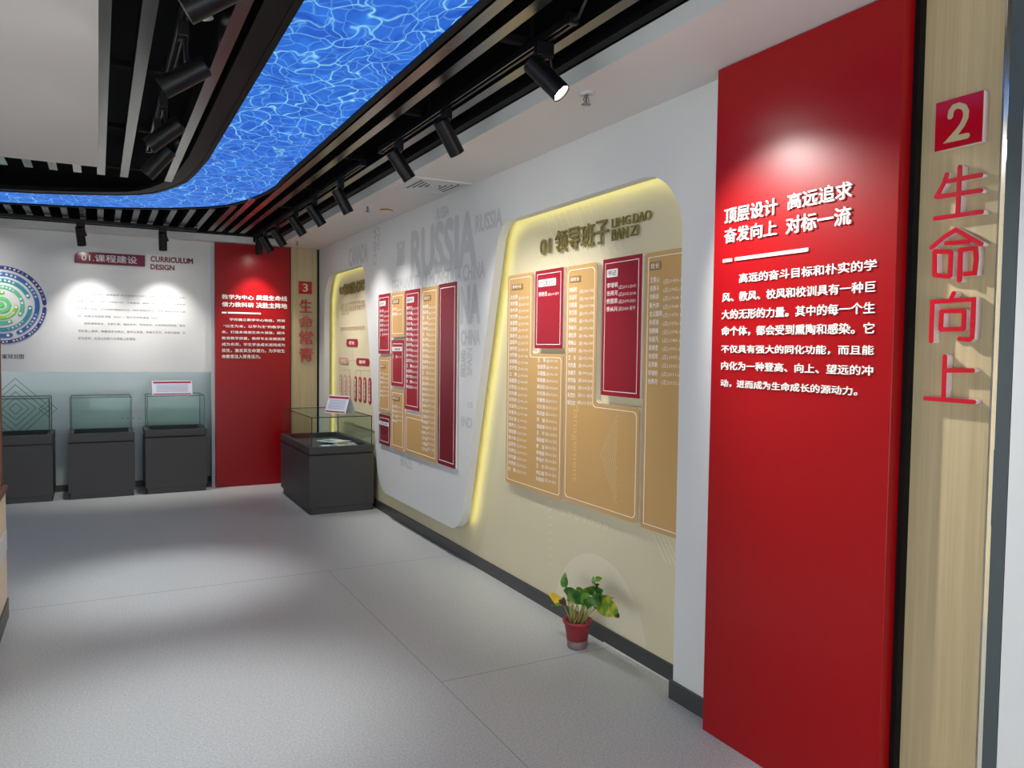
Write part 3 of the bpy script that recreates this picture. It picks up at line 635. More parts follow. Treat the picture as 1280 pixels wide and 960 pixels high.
board(PT, R4(PT, W1 + 0.012, za(236, 55), za(443, 24), za(436, 634), za(230, 632)), M['crimson'], 'crimson board titled 办公室主任 set in the notch of the stepped gold board', wpx=W1 + 0.012, plate=('办公室主任', za(263, 122), za(390, 158), M['whiteplate'], M['inkdark']),
      rows=[('name_list', '韩艳圣', za(262, 212), za(326, 240)), ('date_list', '(副)2017-至今', za(330, 217), za(412, 234))])
Cq = pq(PT, W1, [zc(40, 20), zc(278, -10), zf(530, 255), zf(735, 305), zf(728, 835), zf(385, 715)])
zCn = on_x(*zf(620, 282), PT - W1).z
yC0, yC1, yC2 = (Cq[0][0] + Cq[5][0]) / 2, on_x(*zc(276, 300), PT - W1).y, (Cq[3][0] + Cq[4][0]) / 2; zCt = (Cq[0][1] + Cq[1][1]) / 2; zCb = (Cq[4][1] + Cq[5][1]) / 2
n3 = '刘新民\n吴淑军\n刘敬国\n李兰瑞\n刘仲远\n季从兴\n胡仕彦\n韩秋山\n张再河\n王　永\n刘先建\n张继华\n李学娟\n刘中伟\n朱茂华\n解自如'
def c_extra(t, f, wd, F2):
    m = MB()
    for i in range(7):
        a = zf(632 - 0, 330 + i * 18); b = zf(555 + i * 0, 515); k = i
        p0 = on_x(*zf(632, 328 + k * 22), F2); p1 = on_x(*zf(556 + k * 11, 512 + k * 3), F2); p2 = on_x(*zf(630, 735 - k * 26), F2)
        capsule(m, f, (p0.y, p0.z), (p1.y, p1.z), 0.0008, wd, wd + 0.0006, 2); capsule(m, f, (p1.y, p1.z), (p2.y, p2.z), 0.0008, wd, wd + 0.0006, 2)
    m.build('chevron_print', M['tan'], t)
    uL, uR, v0, v1 = rx(zf(426, 262), zf(450, 640), F2); m = MB(); lay(m, 'Management', f, uL, uR, v0, v1, wd + 0.0006, 0, 0, rot=True)
    m.v = [Vector((p.x, p.y, v0 + v1 - p.z)) for p in m.v]; m.v = [Vector((p.x, uL + uR - p.y, p.z)) for p in m.v]; m.build('word_print', M['tan2g'], t)
M['tan2g'] = pm('faint_gold_print', (216, 180, 120), 0.4)
board(PT, [(yC0, zCb), (yC2, zCb), (yC2, zCn), (yC1, zCn), (yC1, zCt), (yC0, zCt)], M['gold'], 'stepped gold name board titled 副校长 with chevron lines in its wide foot', group=GB, rad=0.03, wpx=W1, plate=('副校长', zc(78, 96), zc(158, 130), M['goldplate'], M['ink']),
      rows=[('name_list', n3, zc(70, 178), zf(440, 284)), ('date_list', dates(16, '副', 1960, 3, 3), zc(148, 192), zf(517, 288))], extra=c_extra)
board(PT, R4(PT, W1 + 0.012, zd(670, 458), zd(880, 424), zf(738, 252), zf(560, 235)), M['crimson'], 'crimson board titled 书记 set in the notch beside the gold board titled 校长', wpx=W1 + 0.012, plate=('书记', zd(696, 512), zd(752, 548), M['whiteplate'], M['inkdark']),
      rows=[('name_list', '李增明\n张再河\n杨国梁\n季从兴', zd(693, 585), zd(750, 738)), ('date_list', '(正)2011-2015\n(正)2015-2018\n(正)2019-2020\n(正)2020-至今', zd(757, 598), zd(848, 732))])
q = pq(PT, W1, [ze(192, 38), zf(745, 845)])
zE0 = q[1][1]; yE = (q[0][0] + q[1][0]) / 2
n5 = '王锡山\n庄焕斗\n刘新民\n靳大本\n主父国祺\n孙成诗\n张鹤峰\n张星兆\n段维奎\n孙成效\n石学新\n李增明\n张再河'
d5 = '(正)1959-1960\n(正)1962-1964\n(正)1964-1968\n(正)1968-1970\n(正)1970-1976\n(正)1976-1978\n(正)1978-1984\n(正)1984-1991\n(正)1991-1997\n(正)1997-2003\n(正)2003-2011\n(正)2011-2015\n(正)2015-2021'
board(PT, rect(2.50, yE, zE0, q[0][1]), M['gold'], 'gold name board titled 校长 running behind the white wall edge', group=GB, rad=0.0, wpx=W1, plate=('校长', ze(230, 96), ze(302, 142), M['goldplate'], M['ink']),
      rows=[('name_list', n5, ze(228, 196), ze(298, 912)), ('date_list', d5, ze(318, 212), ze(470, 925))])
# boards on the hanging white tongue
PL, W2 = LAY, 0.02
z1 = lambda x, y: (440 + x / 6, 340 + y / 6)
z2 = lambda x, y: (440 + x / 4.365, 460 + y / 4.365)
nm = [x for x in (n1 + '\n' + n2 + '\n' + n3).split('\n')]
def pick(n, s): return '\n'.join(nm[(s + i * 5) % len(nm)] for i in range(n))
def tb(poly, mat, label, plate, nrow=0, rr=None, seed=0, white=False):
    rows = []
    if nrow: rows = [('name_list', pick(nrow, seed), rr[0], rr[1]), ('date_list', dates(nrow, '副', 1975, seed, 1), rr[2], rr[3])]
    board(PL, poly, mat, label, group='boards on the hanging white wall tongue', wpx=W2, inset_d=0.03, lw=0.003, plate=plate and (plate[0], plate[1], plate[2], M['whiteplate'] if white else M['goldplate'], M['inkdark'] if white else M['ink']), rows=rows)
tb(R4(PL, W2, z1(198, 172), z1(283, 158), z1(285, 612), z1(200, 612)), M['crimson'], 'short crimson board at the upper left of the hanging white tongue', ('总务主任', z1(209, 222), z1(252, 252)), 6, (z1(210, 282), z1(236, 482), z1(240, 290), z1(273, 478)), 3, True)
tb(R4(PL, W2, z1(293, 158), z1(393, 142), z1(393, 488), z1(297, 488)), M['gold'], 'short gold board with two names above the smallest crimson board', ('工会主席', z1(305, 208), z1(353, 236)), 2, (z1(305, 268), z1(338, 326), z1(340, 278), z1(374, 324)), 8)
tb(R4(PL, W2, z1(295, 512), z1(388, 510), z1(388, 864), z1(297, 850)), M['crimson'], 'small crimson board with a single name in the middle of the white tongue', ('工会副主席', z1(304, 562), z1(374, 594)), 1, (z1(305, 622), z1(340, 648), z1(341, 630), z1(374, 646)), 12, True)
tb(R4(PL, W2, z1(398, 140), z1(505, 125), z2(368, 238), z2(290, 222)), M['crimson'], 'tall crimson board with sixteen names on the white tongue', ('团委书记', z1(412, 192), z1(465, 226)), 16, (z1(410, 258), z1(448, 876), z1(450, 266), z1(492, 884)), 20, True)
q = pq(PL, W2, [z1(522, 120), z1(642, 102), z2(462, 520), z2(290, 463), z2(290, 245), z2(372, 252)])
y5r = (q[1][0] + q[2][0]) / 2; y5l = (q[3][0] + q[4][0]) / 2; y5m = q[0][0]; z5t = (q[0][1] + q[1][1]) / 2; z5b = (q[2][1] + q[3][1]) / 2; z5n = q[4][1]
tb([(y5l, z5b), (y5r, z5b), (y5r, z5t), (y5m, z5t), (y5m, z5n), (y5l, z5n)], M['gold'], 'tall stepped gold board with the longest name column on the white tongue', ('教研主任', z1(540, 180), z1(592, 212)), 27, (z1(532, 248), z2(412, 458), z1(575, 258), z2(450, 462)), 31)
tb(R4(PL, W2, z1(648, 92), z1(782, 74), z2(565, 553), z2(470, 520)), M['maroon'], 'tall blank maroon board nearest the viewer on the white tongue', None)
tb(R4(PL, W2, z1(200, 640), z1(285, 634), z2(208, 247), z2(147, 238)), M['gold'], 'narrow gold board with six names above the lowest maroon board', ('教务主任', z1(215, 694), z1(253, 720)), 6, (z1(212, 748), z1(237, 940), z1(240, 757), z1(273, 940)), 41)
tb(R4(PL, W2, z2(147, 248), z2(207, 262), z2(207, 430), z2(147, 410)), M['maroon'], 'small maroon board with only a white title at the lower left of the tongue', ('少先队大队', z2(150, 287), z2(200, 320)), 0, white=True)
tb(R4(PL, W2, z2(213, 112), z2(285, 124), z2(283, 460), z2(213, 432)), M['gold'], 'gold board with four names at the foot of the white tongue', ('教科研主任', z2(222, 152), z2(260, 180)), 4, (z2(222, 198), z2(247, 300), z2(248, 206), z2(273, 298)), 47)

# raised bronze headings
LX = 2.40
def raised(s, a, b, label, name='raised_character', cat='raised character', group='raised bronze heading characters', off=0.012, dep=0.009):
    uL, uR, v0, v1 = rx(a, b, LX); m = MB(); lay(m, s, FR(TAN), uL, uR, v0, v1, 0.012, dep, off)
    for u in (uL * 0.8 + uR * 0.2, uL * 0.2 + uR * 0.8): pass
    o = m.build(name, M['bronze']); return tag(o, label, cat, group)
raised('01', zd(315, 348), zd(368, 420), 'raised bronze number 01 in front of the near opening heading', name='raised_number', cat='raised number')
raised('领', zd(396, 300), zd(458, 408), 'raised bronze character 领 of the near opening heading')
raised('导', zd(466, 286), zd(528, 392), 'raised bronze character 导 of the near opening heading')
raised('班', zd(536, 268), zd(606, 378), 'raised bronze character 班 of the near opening heading')
raised('子', zd(612, 248), zd(682, 362), 'raised bronze character 子 of the near opening heading')
for wd, a, b, lb in (('LING', zd(704, 233), zd(803, 259), 'raised bronze word LING beginning the upper Latin line'), ('DAO', zd(820, 204), zd(916, 236), 'raised bronze word DAO ending the upper Latin line'), ('BAN', zd(704, 291), zd(790, 336), 'raised bronze word BAN beginning the lower Latin line'), ('ZI', zd(806, 271), zd(846, 318), 'raised bronze word ZI ending the lower Latin line')):
    raised(wd, a, b, lb, 'raised_lettering', 'raised lettering', off=0.012)
z3 = lambda x, y: (395 + x / 8, 300 + y / 8)
raised('01', z3(218, 470), z3(256, 540), 'raised bronze number before the far opening heading', name='raised_number', cat='raised number')
raised('管理模式', z3(262, 440), z3(408, 522), 'raised bronze characters heading the far wall opening', 'raised_lettering', 'raised lettering', off=0.012)
raised('GUAN LI', z3(413, 402), z3(520, 432), 'raised bronze Latin letters on the upper line of the far heading', 'raised_lettering', 'raised lettering', off=0.0)
raised('MO SHI', z3(413, 458), z3(510, 494), 'raised bronze Latin letters on the lower line of the far heading', 'raised_lettering', 'raised lettering', off=0.0)

# print on the tan wall
fT = FR(TAN)
def child_print(mb, name, mat, par): return mb.build(name, mat, par)
m = MB()
for s, a, b in (('以人为本 科学管理 民主决策', (426.3, 379.2), (456, 381.8)), ('依法治校 以德治校 质量立校', (426.5, 385), (456, 386.8)), ('特色兴校', (426.7, 391), (436, 393.4)), ('组织机构管理网络图', (425.8, 409), (455.8, 412.5))):
    uL, uR, v0, v1 = rx(a, b, TAN); lay(m, s, fT, uL, uR, v0, v1, 0.0012, 0, 0.0, res=1)
m.build('chart_text', M['goldplate'], wall_right)
z5 = lambda x, y: (400 + x / 6, 400 + y / 6)
PILL = pm('pale_pink_plate', (196, 150, 128), 0.4)  # flat pale pink for the paler chart plates
def plate(a, b, mat, s, label, vert=False):
    uL, uR, v0, v1 = rx(a, b, TAN); t = thing('chart_plate', (TAN, (uL + uR) / 2, v0), label, 'chart plate', 'plates of the wall organisation chart')
    m = MB(); m.prism(fT, fillet(rect(uR, uL, v0, v1), (uL - uR) * (0.48 if vert else 0.1), 6), 0.001, 0.008); m.build('plate', mat, t)
    m = MB()
    if vert:
        n = len(s); h = (v1 - v0) * 0.8 / n; y = v1 - (v1 - v0) * 0.1
        for i, ch in enumerate(s): lay(m, ch, fT, uL * 0.8 + uR * 0.2, uL * 0.2 + uR * 0.8, y - h * (i + 0.9), y - h * i, 0.0085, 0, 0.01, res=1)
    else: lay(m, s, fT, uL * 0.75 + uR * 0.25, uL * 0.25 + uR * 0.75, v0 * 0.75 + v1 * 0.25, v0 * 0.25 + v1 * 0.75, 0.0085, 0, 0.02)
    m.build('plate_text', M['ink'], t)
plate(z5(203, 143), z5(285, 200), M['crimson'], '校长', 'red plate at the top of the organisation chart in the far opening')
plate(z5(147, 280), z5(215, 333), PILL, '书记', 'pale pink plate on the left of the second chart row in the far opening')
plate(z5(277, 285), z5(372, 344), M['crimson'], '副校', 'red plate on the right of the second chart row in the far opening')
for i, (x0, x1, y0, y1, mt, s, lb) in enumerate(((152, 167, 408, 585, PILL, '党政办公室', 'first pale pink vertical plate at the far end of the bottom chart row'), (184, 199, 410, 590, PILL, '教科研室', 'second pale pink vertical plate in the bottom chart row'), (215, 231, 414, 596, PILL, '政教处室', 'third pale pink vertical plate, next to the first deep red one'),
        (262, 277, 420, 612, M['crimson'], '教务处', 'first deep red vertical plate after the three pale pink ones'), (295, 312, 424, 618, M['crimson'], '总务处', 'second deep red vertical plate in the bottom chart row'), (330, 348, 428, 626, M['crimson'], '安全管理处', 'third deep red vertical plate in the bottom chart row'), (367, 386, 432, 634, M['crimson'], '少先大队部', 'last deep red vertical plate, cut by the white tongue'))):
    plate(z5(x0, y0), z5(x1, y1), mt, s, lb, True)
m = MB()
def ln(a, b, r=0.002, wd=0.001):
    p, q = on_x(*a, TAN), on_x(*b, TAN); capsule(m, fT, (p.y, p.z), (q.y, q.z), r, 0, wd, 2)
ln(z5(243, 200), z5(245, 305)); ln(z5(215, 305), z5(277, 307)); ln(z5(175, 372), z5(225, 374)); ln(z5(225, 374), z5(227, 414)); ln(z5(270, 378), z5(380, 382)); ln(z5(305, 380), z5(305, 422)); ln(z5(270, 378), z5(270, 420))
m.build('chart_lines', M['goldplate'], wall_right)
# pale arc, dots, rings and line fans
pa, pb, pc = [on_x(x, y, TAN) for x, y in ((705, 712), (735, 692), (808, 811.7))]
def circ(a, b, c):
    ax, ay, bx, by_, cx, cy = a.y, a.z, b.y, b.z, c.y, c.z; d = 2 * (ax * (by_ - cy) + bx * (cy - ay) + cx * (ay - by_))
    ux = ((ax * ax + ay * ay) * (by_ - cy) + (bx * bx + by_ * by_) * (cy - ay) + (cx * cx + cy * cy) * (ay - by_)) / d
    uy = ((ax * ax + ay * ay) * (cx - bx) + (bx * bx + by_ * by_) * (ax - cx) + (cx * cx + cy * cy) * (bx - ax)) / d
    return ux, uy, math.hypot(ax - ux, ay - uy)
ux, uy, rr = circ(pa, pb, pc)
poly = [(ux + rr * math.cos(2 * PI * k / 96), uy + rr * math.sin(2 * PI * k / 96)) for k in range(96)]; poly = [p for p in poly if p[1] > 0.086 and p[0] > 2.73]
poly.sort(key=lambda p: math.atan2(p[1] - 0.15, p[0] - ux)); m = MB(); m.prism(fT, poly, 0, 0.0008); m.build('pale_arc_print', M['tan2'], wall_right)
m = MB()
for i in range(9):
    p = on_x(688, 628 + i * 9.6, TAN); m.prism(fT, [(p.y - 0.006, p.z + 0.008), (p.y + 0.006, p.z + 0.008), (p.y, p.z - 0.008)], 0, 0.0008)
for i in range(7):
    p = on_x(*zf(382 + i * 33, 775 + i * 11), TAN); a = [(p.y + 0.017 * math.cos(2 * PI * k / 20), p.z + 0.017 * math.sin(2 * PI * k / 20)) for k in range(20)]; b = [(p.y + 0.0155 * math.cos(2 * PI * k / 20), p.z + 0.0155 * math.sin(2 * PI * k / 20)) for k in range(20)]
    m.ring(fT, a, b, 0, 0.0008)
for i in range(10):
    ln(zd(360 + i * 33, 215 - i * 9), zd(450 + i * 37, 490 - i * 9), 0.0009, 0.0008)
for i in range(4): ln(zf(800 + i * 22, 880 + i * 6), zf(860 + i * 22, 1010 + i * 6), 0.001, 0.0008)
m.build('pale_line_print', M['lightprint'], wall_right)

# grey country names printed on the white layer
fL = FR(LAY); m = MB(); z8 = lambda x, y: (400 + x / 4, 240 + y / 4)
def word(s, a, b, rot=False, off=0.05):
    uL, uR, v0, v1 = rx(a, b, LAY); lay(m, s, fL, uL, uR, v0, v1, 0.0012, 0, off, rot=rot)
word('RUSSIA', z8(455, 195), z8(782, 370), off=0.05); word('RUSSIA', z8(778, 118), z8(912, 170)); word('RUSSIA', z8(583, 84), z8(645, 120)); word('CANADA', z8(145, 282), z8(240, 350))
word('CHINA', z8(268, 178), z8(284, 365), True); word('ITALY', z8(288, 172), z8(300, 285), True); word('FRANCE', z8(385, 250), z8(425, 362), True)
word('GERMANY ITALY MONGOLIA CHINA', z8(360, 440), z8(825, 430), off=0.03); word('NA', z8(702, 470), z8(802, 660)); word('CHINA', z8(704, 690), z8(802, 768)); word('ENGLAND', z8(704, 790), z8(730, 925), True, 0.03); word('SPAIN', z8(736, 780), z8(762, 920), True, 0.03)
word('IND', z2(598, 262), z2(655, 332)); word('US', z2(630, 182), z2(660, 220)); word('BRAZIL', z2(265, 474), z2(330, 556), off=0.03); word('I', z2(368, 512), z2(380, 535))
m.build('word_print', M['greyprint'], wall_layer)

# ================================================================== far red panel and pillar lettering
RY = 9.17
rb = thing('red_panel', (1.565, 9.2, 0), 'far red text panel between the white back wall and the narrow oak pillar', 'wall panel')
m = MB(); m.box((1.152, RY, 0.001), (1.972, BY - 0.0015, CZ - 0.01), 0.002); m.build('board', M['red'], rb)
y6 = lambda x, y: (260 + x / 6.857, 340 + y / 6.857)
red_lines(rb, FB(RY), ry, RY, [('教学为中心', y6(118, 190), y6(392, 241)), ('质量生命线', y6(412, 197), y6(677, 251)), ('借力教科研', y6(118, 255), y6(392, 305)), ('决胜主阵地', y6(412, 261), y6(678, 317))], M['ink'], 0.02, 0.008, 'heading_line')
red_lines(rb, FB(RY), ry, RY, [('学校确立教学中心地位，贯彻', y6(185, 394), y6(658, 431)), ('“以生为本，以学为主”的教学理', y6(133, 449), y6(658, 487)), ('念，打造多维度生命大课堂，提升', y6(118, 501), y6(658, 536)), ('教育教学质量，教师专业发展进而', y6(118, 553), y6(658, 587)),
    ('成为名师，学生学业成长进而成为', y6(118, 605), y6(658, 639)), ('优生，激发其生命潜力，为学校生', y6(118, 656), y6(658, 692)), ('命教育注入常青活力。', y6(118, 707), y6(450, 742))], M['ink'], 0.012, 0.005, 'body_text')
m = MB()
for a, b in ((y6(118, 344), y6(158, 352)), (y6(170, 347), y6(453, 358))):
    uL, uR, v0, v1 = ry(a, b, RY); m.prism(FB(RY), rect(uL, uR, (v0 + v1) / 2 - 0.009, (v0 + v1) / 2 + 0.009), 0, 0.005)
m.build('dash_line', M['ink'], rb)
PY = 9.18
fP = FB(PY); uL, uR, v0, v1 = ry(y6(778, 78), y6(890, 190), PY)
t = thing('number_plaque', ((uL + uR) / 2, PY, v0), 'small red plaque with the number 3 on the far oak pillar', 'number plaque')
m = MB(); m.prism(fP, rect(uL, uR, v0, v1), -0.02, 0); m.build('plaque_face', M['plaque'], t)
m = MB(); lay(m, '3', fP, uL * 0.7 + uR * 0.3, uL * 0.3 + uR * 0.7, v0 * 0.82 + v1 * 0.18, v0 * 0.18 + v1 * 0.82, 0.0005, 0.001, 0.01); m.build('numeral', M['tan'], t)
for ch, a, b, lb in (('生', y6(785, 232), y6(893, 350), 'small raised red character 生, topmost on the far oak pillar'), ('命', y6(780, 368), y6(903, 490), 'small raised red character 命, second on the far oak pillar'), ('常', y6(783, 503), y6(903, 625), 'small raised red character 常, third on the far oak pillar'), ('青', y6(783, 645), y6(903, 765), 'small raised red character 青, lowest on the far oak pillar')):
    uL, uR, v0, v1 = ry(a, b, PY); m = MB(); lay(m, ch, fP, uL, uR, v0, v1, -0.019, 0.019, 0.005); tag(m.build('raised_character', M['redgloss']), lb, 'raised character', 'raised red characters on the far oak pillar')

# ================================================================== white back wall: title bar, letters, paragraph, ring chart
y8 = lambda x, y: (80 + x / 6.857, 300 + y / 6.857)
fW = FB(BY); q = [on_y(x, y, BY) for x, y in ((93, 315), (181, 319), (181, 333), (93, 329))]
uL, uR = q[0].x, q[1].x; v1 = (q[0].z + q[1].z) / 2; v0 = (q[2].z + q[3].z) / 2
t = thing('title_bar', ((uL + uR) / 2, BY, v0), 'maroon title bar with rounded corner reading 01.课程建设 on the white back wall', 'title sign')
m = MB(); m.prism(fW, fillet([(uL, v0), (uR, v0), (uR, v1), (uL, v1)], [0, 0, 0, 0.075], 12), 0, 0.02); m.build('bar', M['maroon2'] if 'maroon2' in M else pm('maroon_gloss', (112, 8, 38), 0.2), t)
a, b = on_y(*y8(150, 122), BY), on_y(*y8(626, 212), BY); m = MB(); lay(m, '01.课程建设', fW, a.x, b.x, v0 + 0.022, v1 - 0.018, 0.0205, 0.004, 0.012); m.build('title_text', pm('silver_lettering', (222, 214, 218), 0.3), t)
m = MB(); c1 = ry(y8(740, 152), y8(1105, 206), BY); c2 = ry(y8(740, 202), y8(946, 243), BY); h = 0.068
lay(m, 'CURRICULUM', fW, c1[0], c1[1], c1[2] * 0.5 + c1[3] * 0.5 - 0.022, c1[2] * 0.5 + c1[3] * 0.5 + 0.04, 0.001, 0.008, 0.045); tag(m.build('raised_lettering', M['inkred']), 'maroon raised word CURRICULUM, upper word right of the maroon title bar', 'raised lettering'); m = MB(); lay(m, 'DESIGN', fW, c2[0], c2[1], c2[2] * 0.5 + c2[3] * 0.5 - 0.044, c2[2] * 0.5 + c2[3] * 0.5 + 0.014, 0.001, 0.008, 0.045)
tag(m.build('raised_lettering', M['inkred']), 'maroon raised word DESIGN, lower word right of the maroon title bar', 'raised lettering')
m = MB()
for s, a, b in (('在“润泽生命，德育智慧”的办学理念引领下，学校遵循立德树人、全面', y8(170, 456), y8(1037, 503)), ('发展的总要求，确立了明德弘毅、乐学善思、健康行雅、创意强子、尚美笃劳', y8(115, 516), y8(1040, 562)), ('四大育人目标，并将国家课程校本化、校本课程特色化、特色课程体系化三原', y8(115, 579), y8(1040, 625)), ('则，统筹实施国家课程（80%）、地方及学校课程（20%）。', y8(117, 641), y8(835, 680)),
    ('按照课程驱动、专家引领、团队协作、实践取向、凸显特色的思路，聚焦', y8(170, 706), y8(1040, 745)), ('学生核心素养，构建语言与表达、数学与思维、审美与艺术、体育与健康、科', y8(120, 768), y8(1042, 808)), ('学与技术、实践与创新六大领域上新课程。', y8(120, 829), y8(620, 862))):
    uL, uR, v0, v1 = ry(a, b, BY); lay(m, s, fW, uL, uR, v0, v1, 0.0012, 0, 0.0, res=1)
m.build('paragraph_text', M['greyink'], wall_back)
m = MB(); uL, uR, v0, v1 = ry((-19, 442.3), (30, 448.6), BY); lay(m, '课程方案规划图', fW, uL, uR, v0, v1, 0.0012, 0, 0.005); m.build('caption_text', M['inkdark'], wall_back)
cc = on_y(1.5, 381, BY); S = (on_y(51.5, 381, BY).x - cc.x) / 50          # metres per photo pixel on the wall
t = thing('ring_chart', (cc.x, BY, cc.z - 57 * S), 'round chart of green and blue rings on the white back wall', 'wall chart')
def arc(r0, r1, a0, a1, mat, txt=None, dots=()):
    r0 *= S; r1 *= S; n = 60; rm = (r0 + r1) / 2; hw = (r1 - r0) / 2; a0 = math.radians(a0); a1 = math.radians(a1)
    o = [(cc.x + r1 * math.cos(a0 + (a1 - a0) * k / n), cc.z + r1 * math.sin(a0 + (a1 - a0) * k / n)) for k in range(n + 1)]
    o += [(cc.x + rm * math.cos(a1) + hw * math.cos(a1 + PI * k / 8), cc.z + rm * math.sin(a1) + hw * math.sin(a1 + PI * k / 8)) for k in range(1, 8)]
    o += [(cc.x + r0 * math.cos(a1 + (a0 - a1) * k / n), cc.z + r0 * math.sin(a1 + (a0 - a1) * k / n)) for k in range(n + 1)]
    o += [(cc.x + rm * math.cos(a0) + hw * math.cos(a0 + PI + PI * k / 8), cc.z + rm * math.sin(a0) + hw * math.sin(a0 + PI + PI * k / 8)) for k in range(1, 8)]
    m = MB(); m.prism(fW, o, 0.001, 0.006); ring = m.build('ring_segment', mat, t); m = MB()
    if txt:
        for s, b0, b1 in txt:
            for i, ch in enumerate(s):
                if ch == ' ': continue
                an = math.radians(b0 + (b1 - b0) * (i + 0.5) / len(s)); h = hw * 1.15; ta = Vector((math.sin(an), -math.cos(an))); ra = Vector((math.cos(an), math.sin(an)))
                if b1 > b0: ta, ra = -ta, -ra
                vs, fs = glyphs(ch, 0.03, res=1); c0 = Vector((cc.x, cc.z)) + Vector((math.cos(an), math.sin(an))) * rm
                m.add([fW(*(c0 + ta * (x - 0.5) * h + ra * (y - 0.5) * h), 0.0068) for x, y in vs], fs)
    for d in dots:
        an = math.radians(d); m.prism(fW, [(cc.x + rm * math.cos(an) + hw * 0.62 * math.cos(2 * PI * k / 16), cc.z + rm * math.sin(an) + hw * 0.62 * math.sin(2 * PI * k / 16)) for k in range(16)], 0.006, 0.0075)
    if m.v: m.build('ring_text', M['ink'], ring)
RC = lambda n, c: pm(n, c, 0.4)
navy, blue, teal, sea, lime, gr = RC('navy_ring', (22, 52, 128)), RC('blue_ring', (38, 96, 160)), RC('teal_ring', (46, 138, 150)), RC('sea_green_ring', (92, 178, 146)), RC('lime_ring', (140, 204, 60)), RC('green_disc', (96, 204, 120))
arc(51.8, 57.0, 4, 176, navy, [('德育课程体系 学科课程体系 活动课程体系 特色课程体系', 172, 8)]); arc(51.8, 57.0, 184, 356, navy, [('全面发展 特色发展 自主发展 和谐发展', 260, 350)])
arc(42.0, 48.0, -62, 200, blue, [('实践与创新', 100, 62), ('科学与技术', 48, 14), ('体育与健康', -14, -48)], (-58,)); arc(42.0, 48.0, 206, 284, blue, None, (280,))
arc(33.2, 38.8, 22, 190, teal, [('语言与表达', 104, 60)], (24,)); arc(33.2, 38.8, 196, 356, teal, [('数学与思维', 280, 322)], (354,))
arc(23.6, 29.0, -30, 200, sea, [('审美与艺术', 100, 50), ('品德', 28, 2)], (-27,)); arc(23.6, 29.0, 205, 295, sea, None, (292,))
arc(16.0, 21.0, 205, 354, lime, [('核心素养', 290, 330)], (352,)); arc(16.0, 21.0, 84, 190, lime, None, (86,))
m = MB(); N = 48
m.ring(fW, [(cc.x + 12 * S * math.cos(2 * PI * k / N), cc.z + 12 * S * math.sin(2 * PI * k / N)) for k in range(N)], [(cc.x + 7.2 * S * math.cos(2 * PI * k / N), cc.z + 7.2 * S * math.sin(2 * PI * k / N)) for k in range(N)], 0.001, 0.006); m.build('ring_segment', gr, t)
m = MB(); m.prism(fW, [(cc.x + 4.2 * S * math.cos(2 * PI * k / N), cc.z + 4.2 * S * math.sin(2 * PI * k / N)) for k in range(N)], 0.001, 0.006); m.build('centre_disc', gr, t)
# line print on the set-back lower wall
fl_ = FB(9.60); m = MB(); c = on_y(19.7, 511, 9.60)
for h in (45, 36, 26, 17.5, 9):
    r = (on_y(19.7 + h, 511, 9.60).x - c.x); r2 = r - 0.012; m.ring(fl_, [(c.x + r, c.z), (c.x, c.z + r), (c.x - r, c.z), (c.x, c.z - r)], [(c.x + r2, c.z), (c.x, c.z + r2), (c.x - r2, c.z), (c.x, c.z - r2)], 0, 0.001)
c = on_y(60, 511, 9.60)
for h in (12, 5):
    r = (on_y(60 + h, 511, 9.60).x - c.x); r2 = r - 0.012; m.ring(fl_, [(c.x + r, c.z), (c.x, c.z + r), (c.x - r, c.z), (c.x, c.z - r)], [(c.x + r2, c.z), (c.x, c.z + r2), (c.x - r2, c.z), (c.x, c.z - r2)], 0, 0.001)
for x in (153, 160, 167, 174):
    p = on_y(x, 522.7, 9.60); m.prism(fl_, [(p.x - 0.012, p.z + 0.014), (p.x + 0.014, p.z), (p.x - 0.012, p.z - 0.014), (p.x - 0.005, p.z)], 0, 0.001)
m.build('rhombus_print', M['recline'], wall_low)

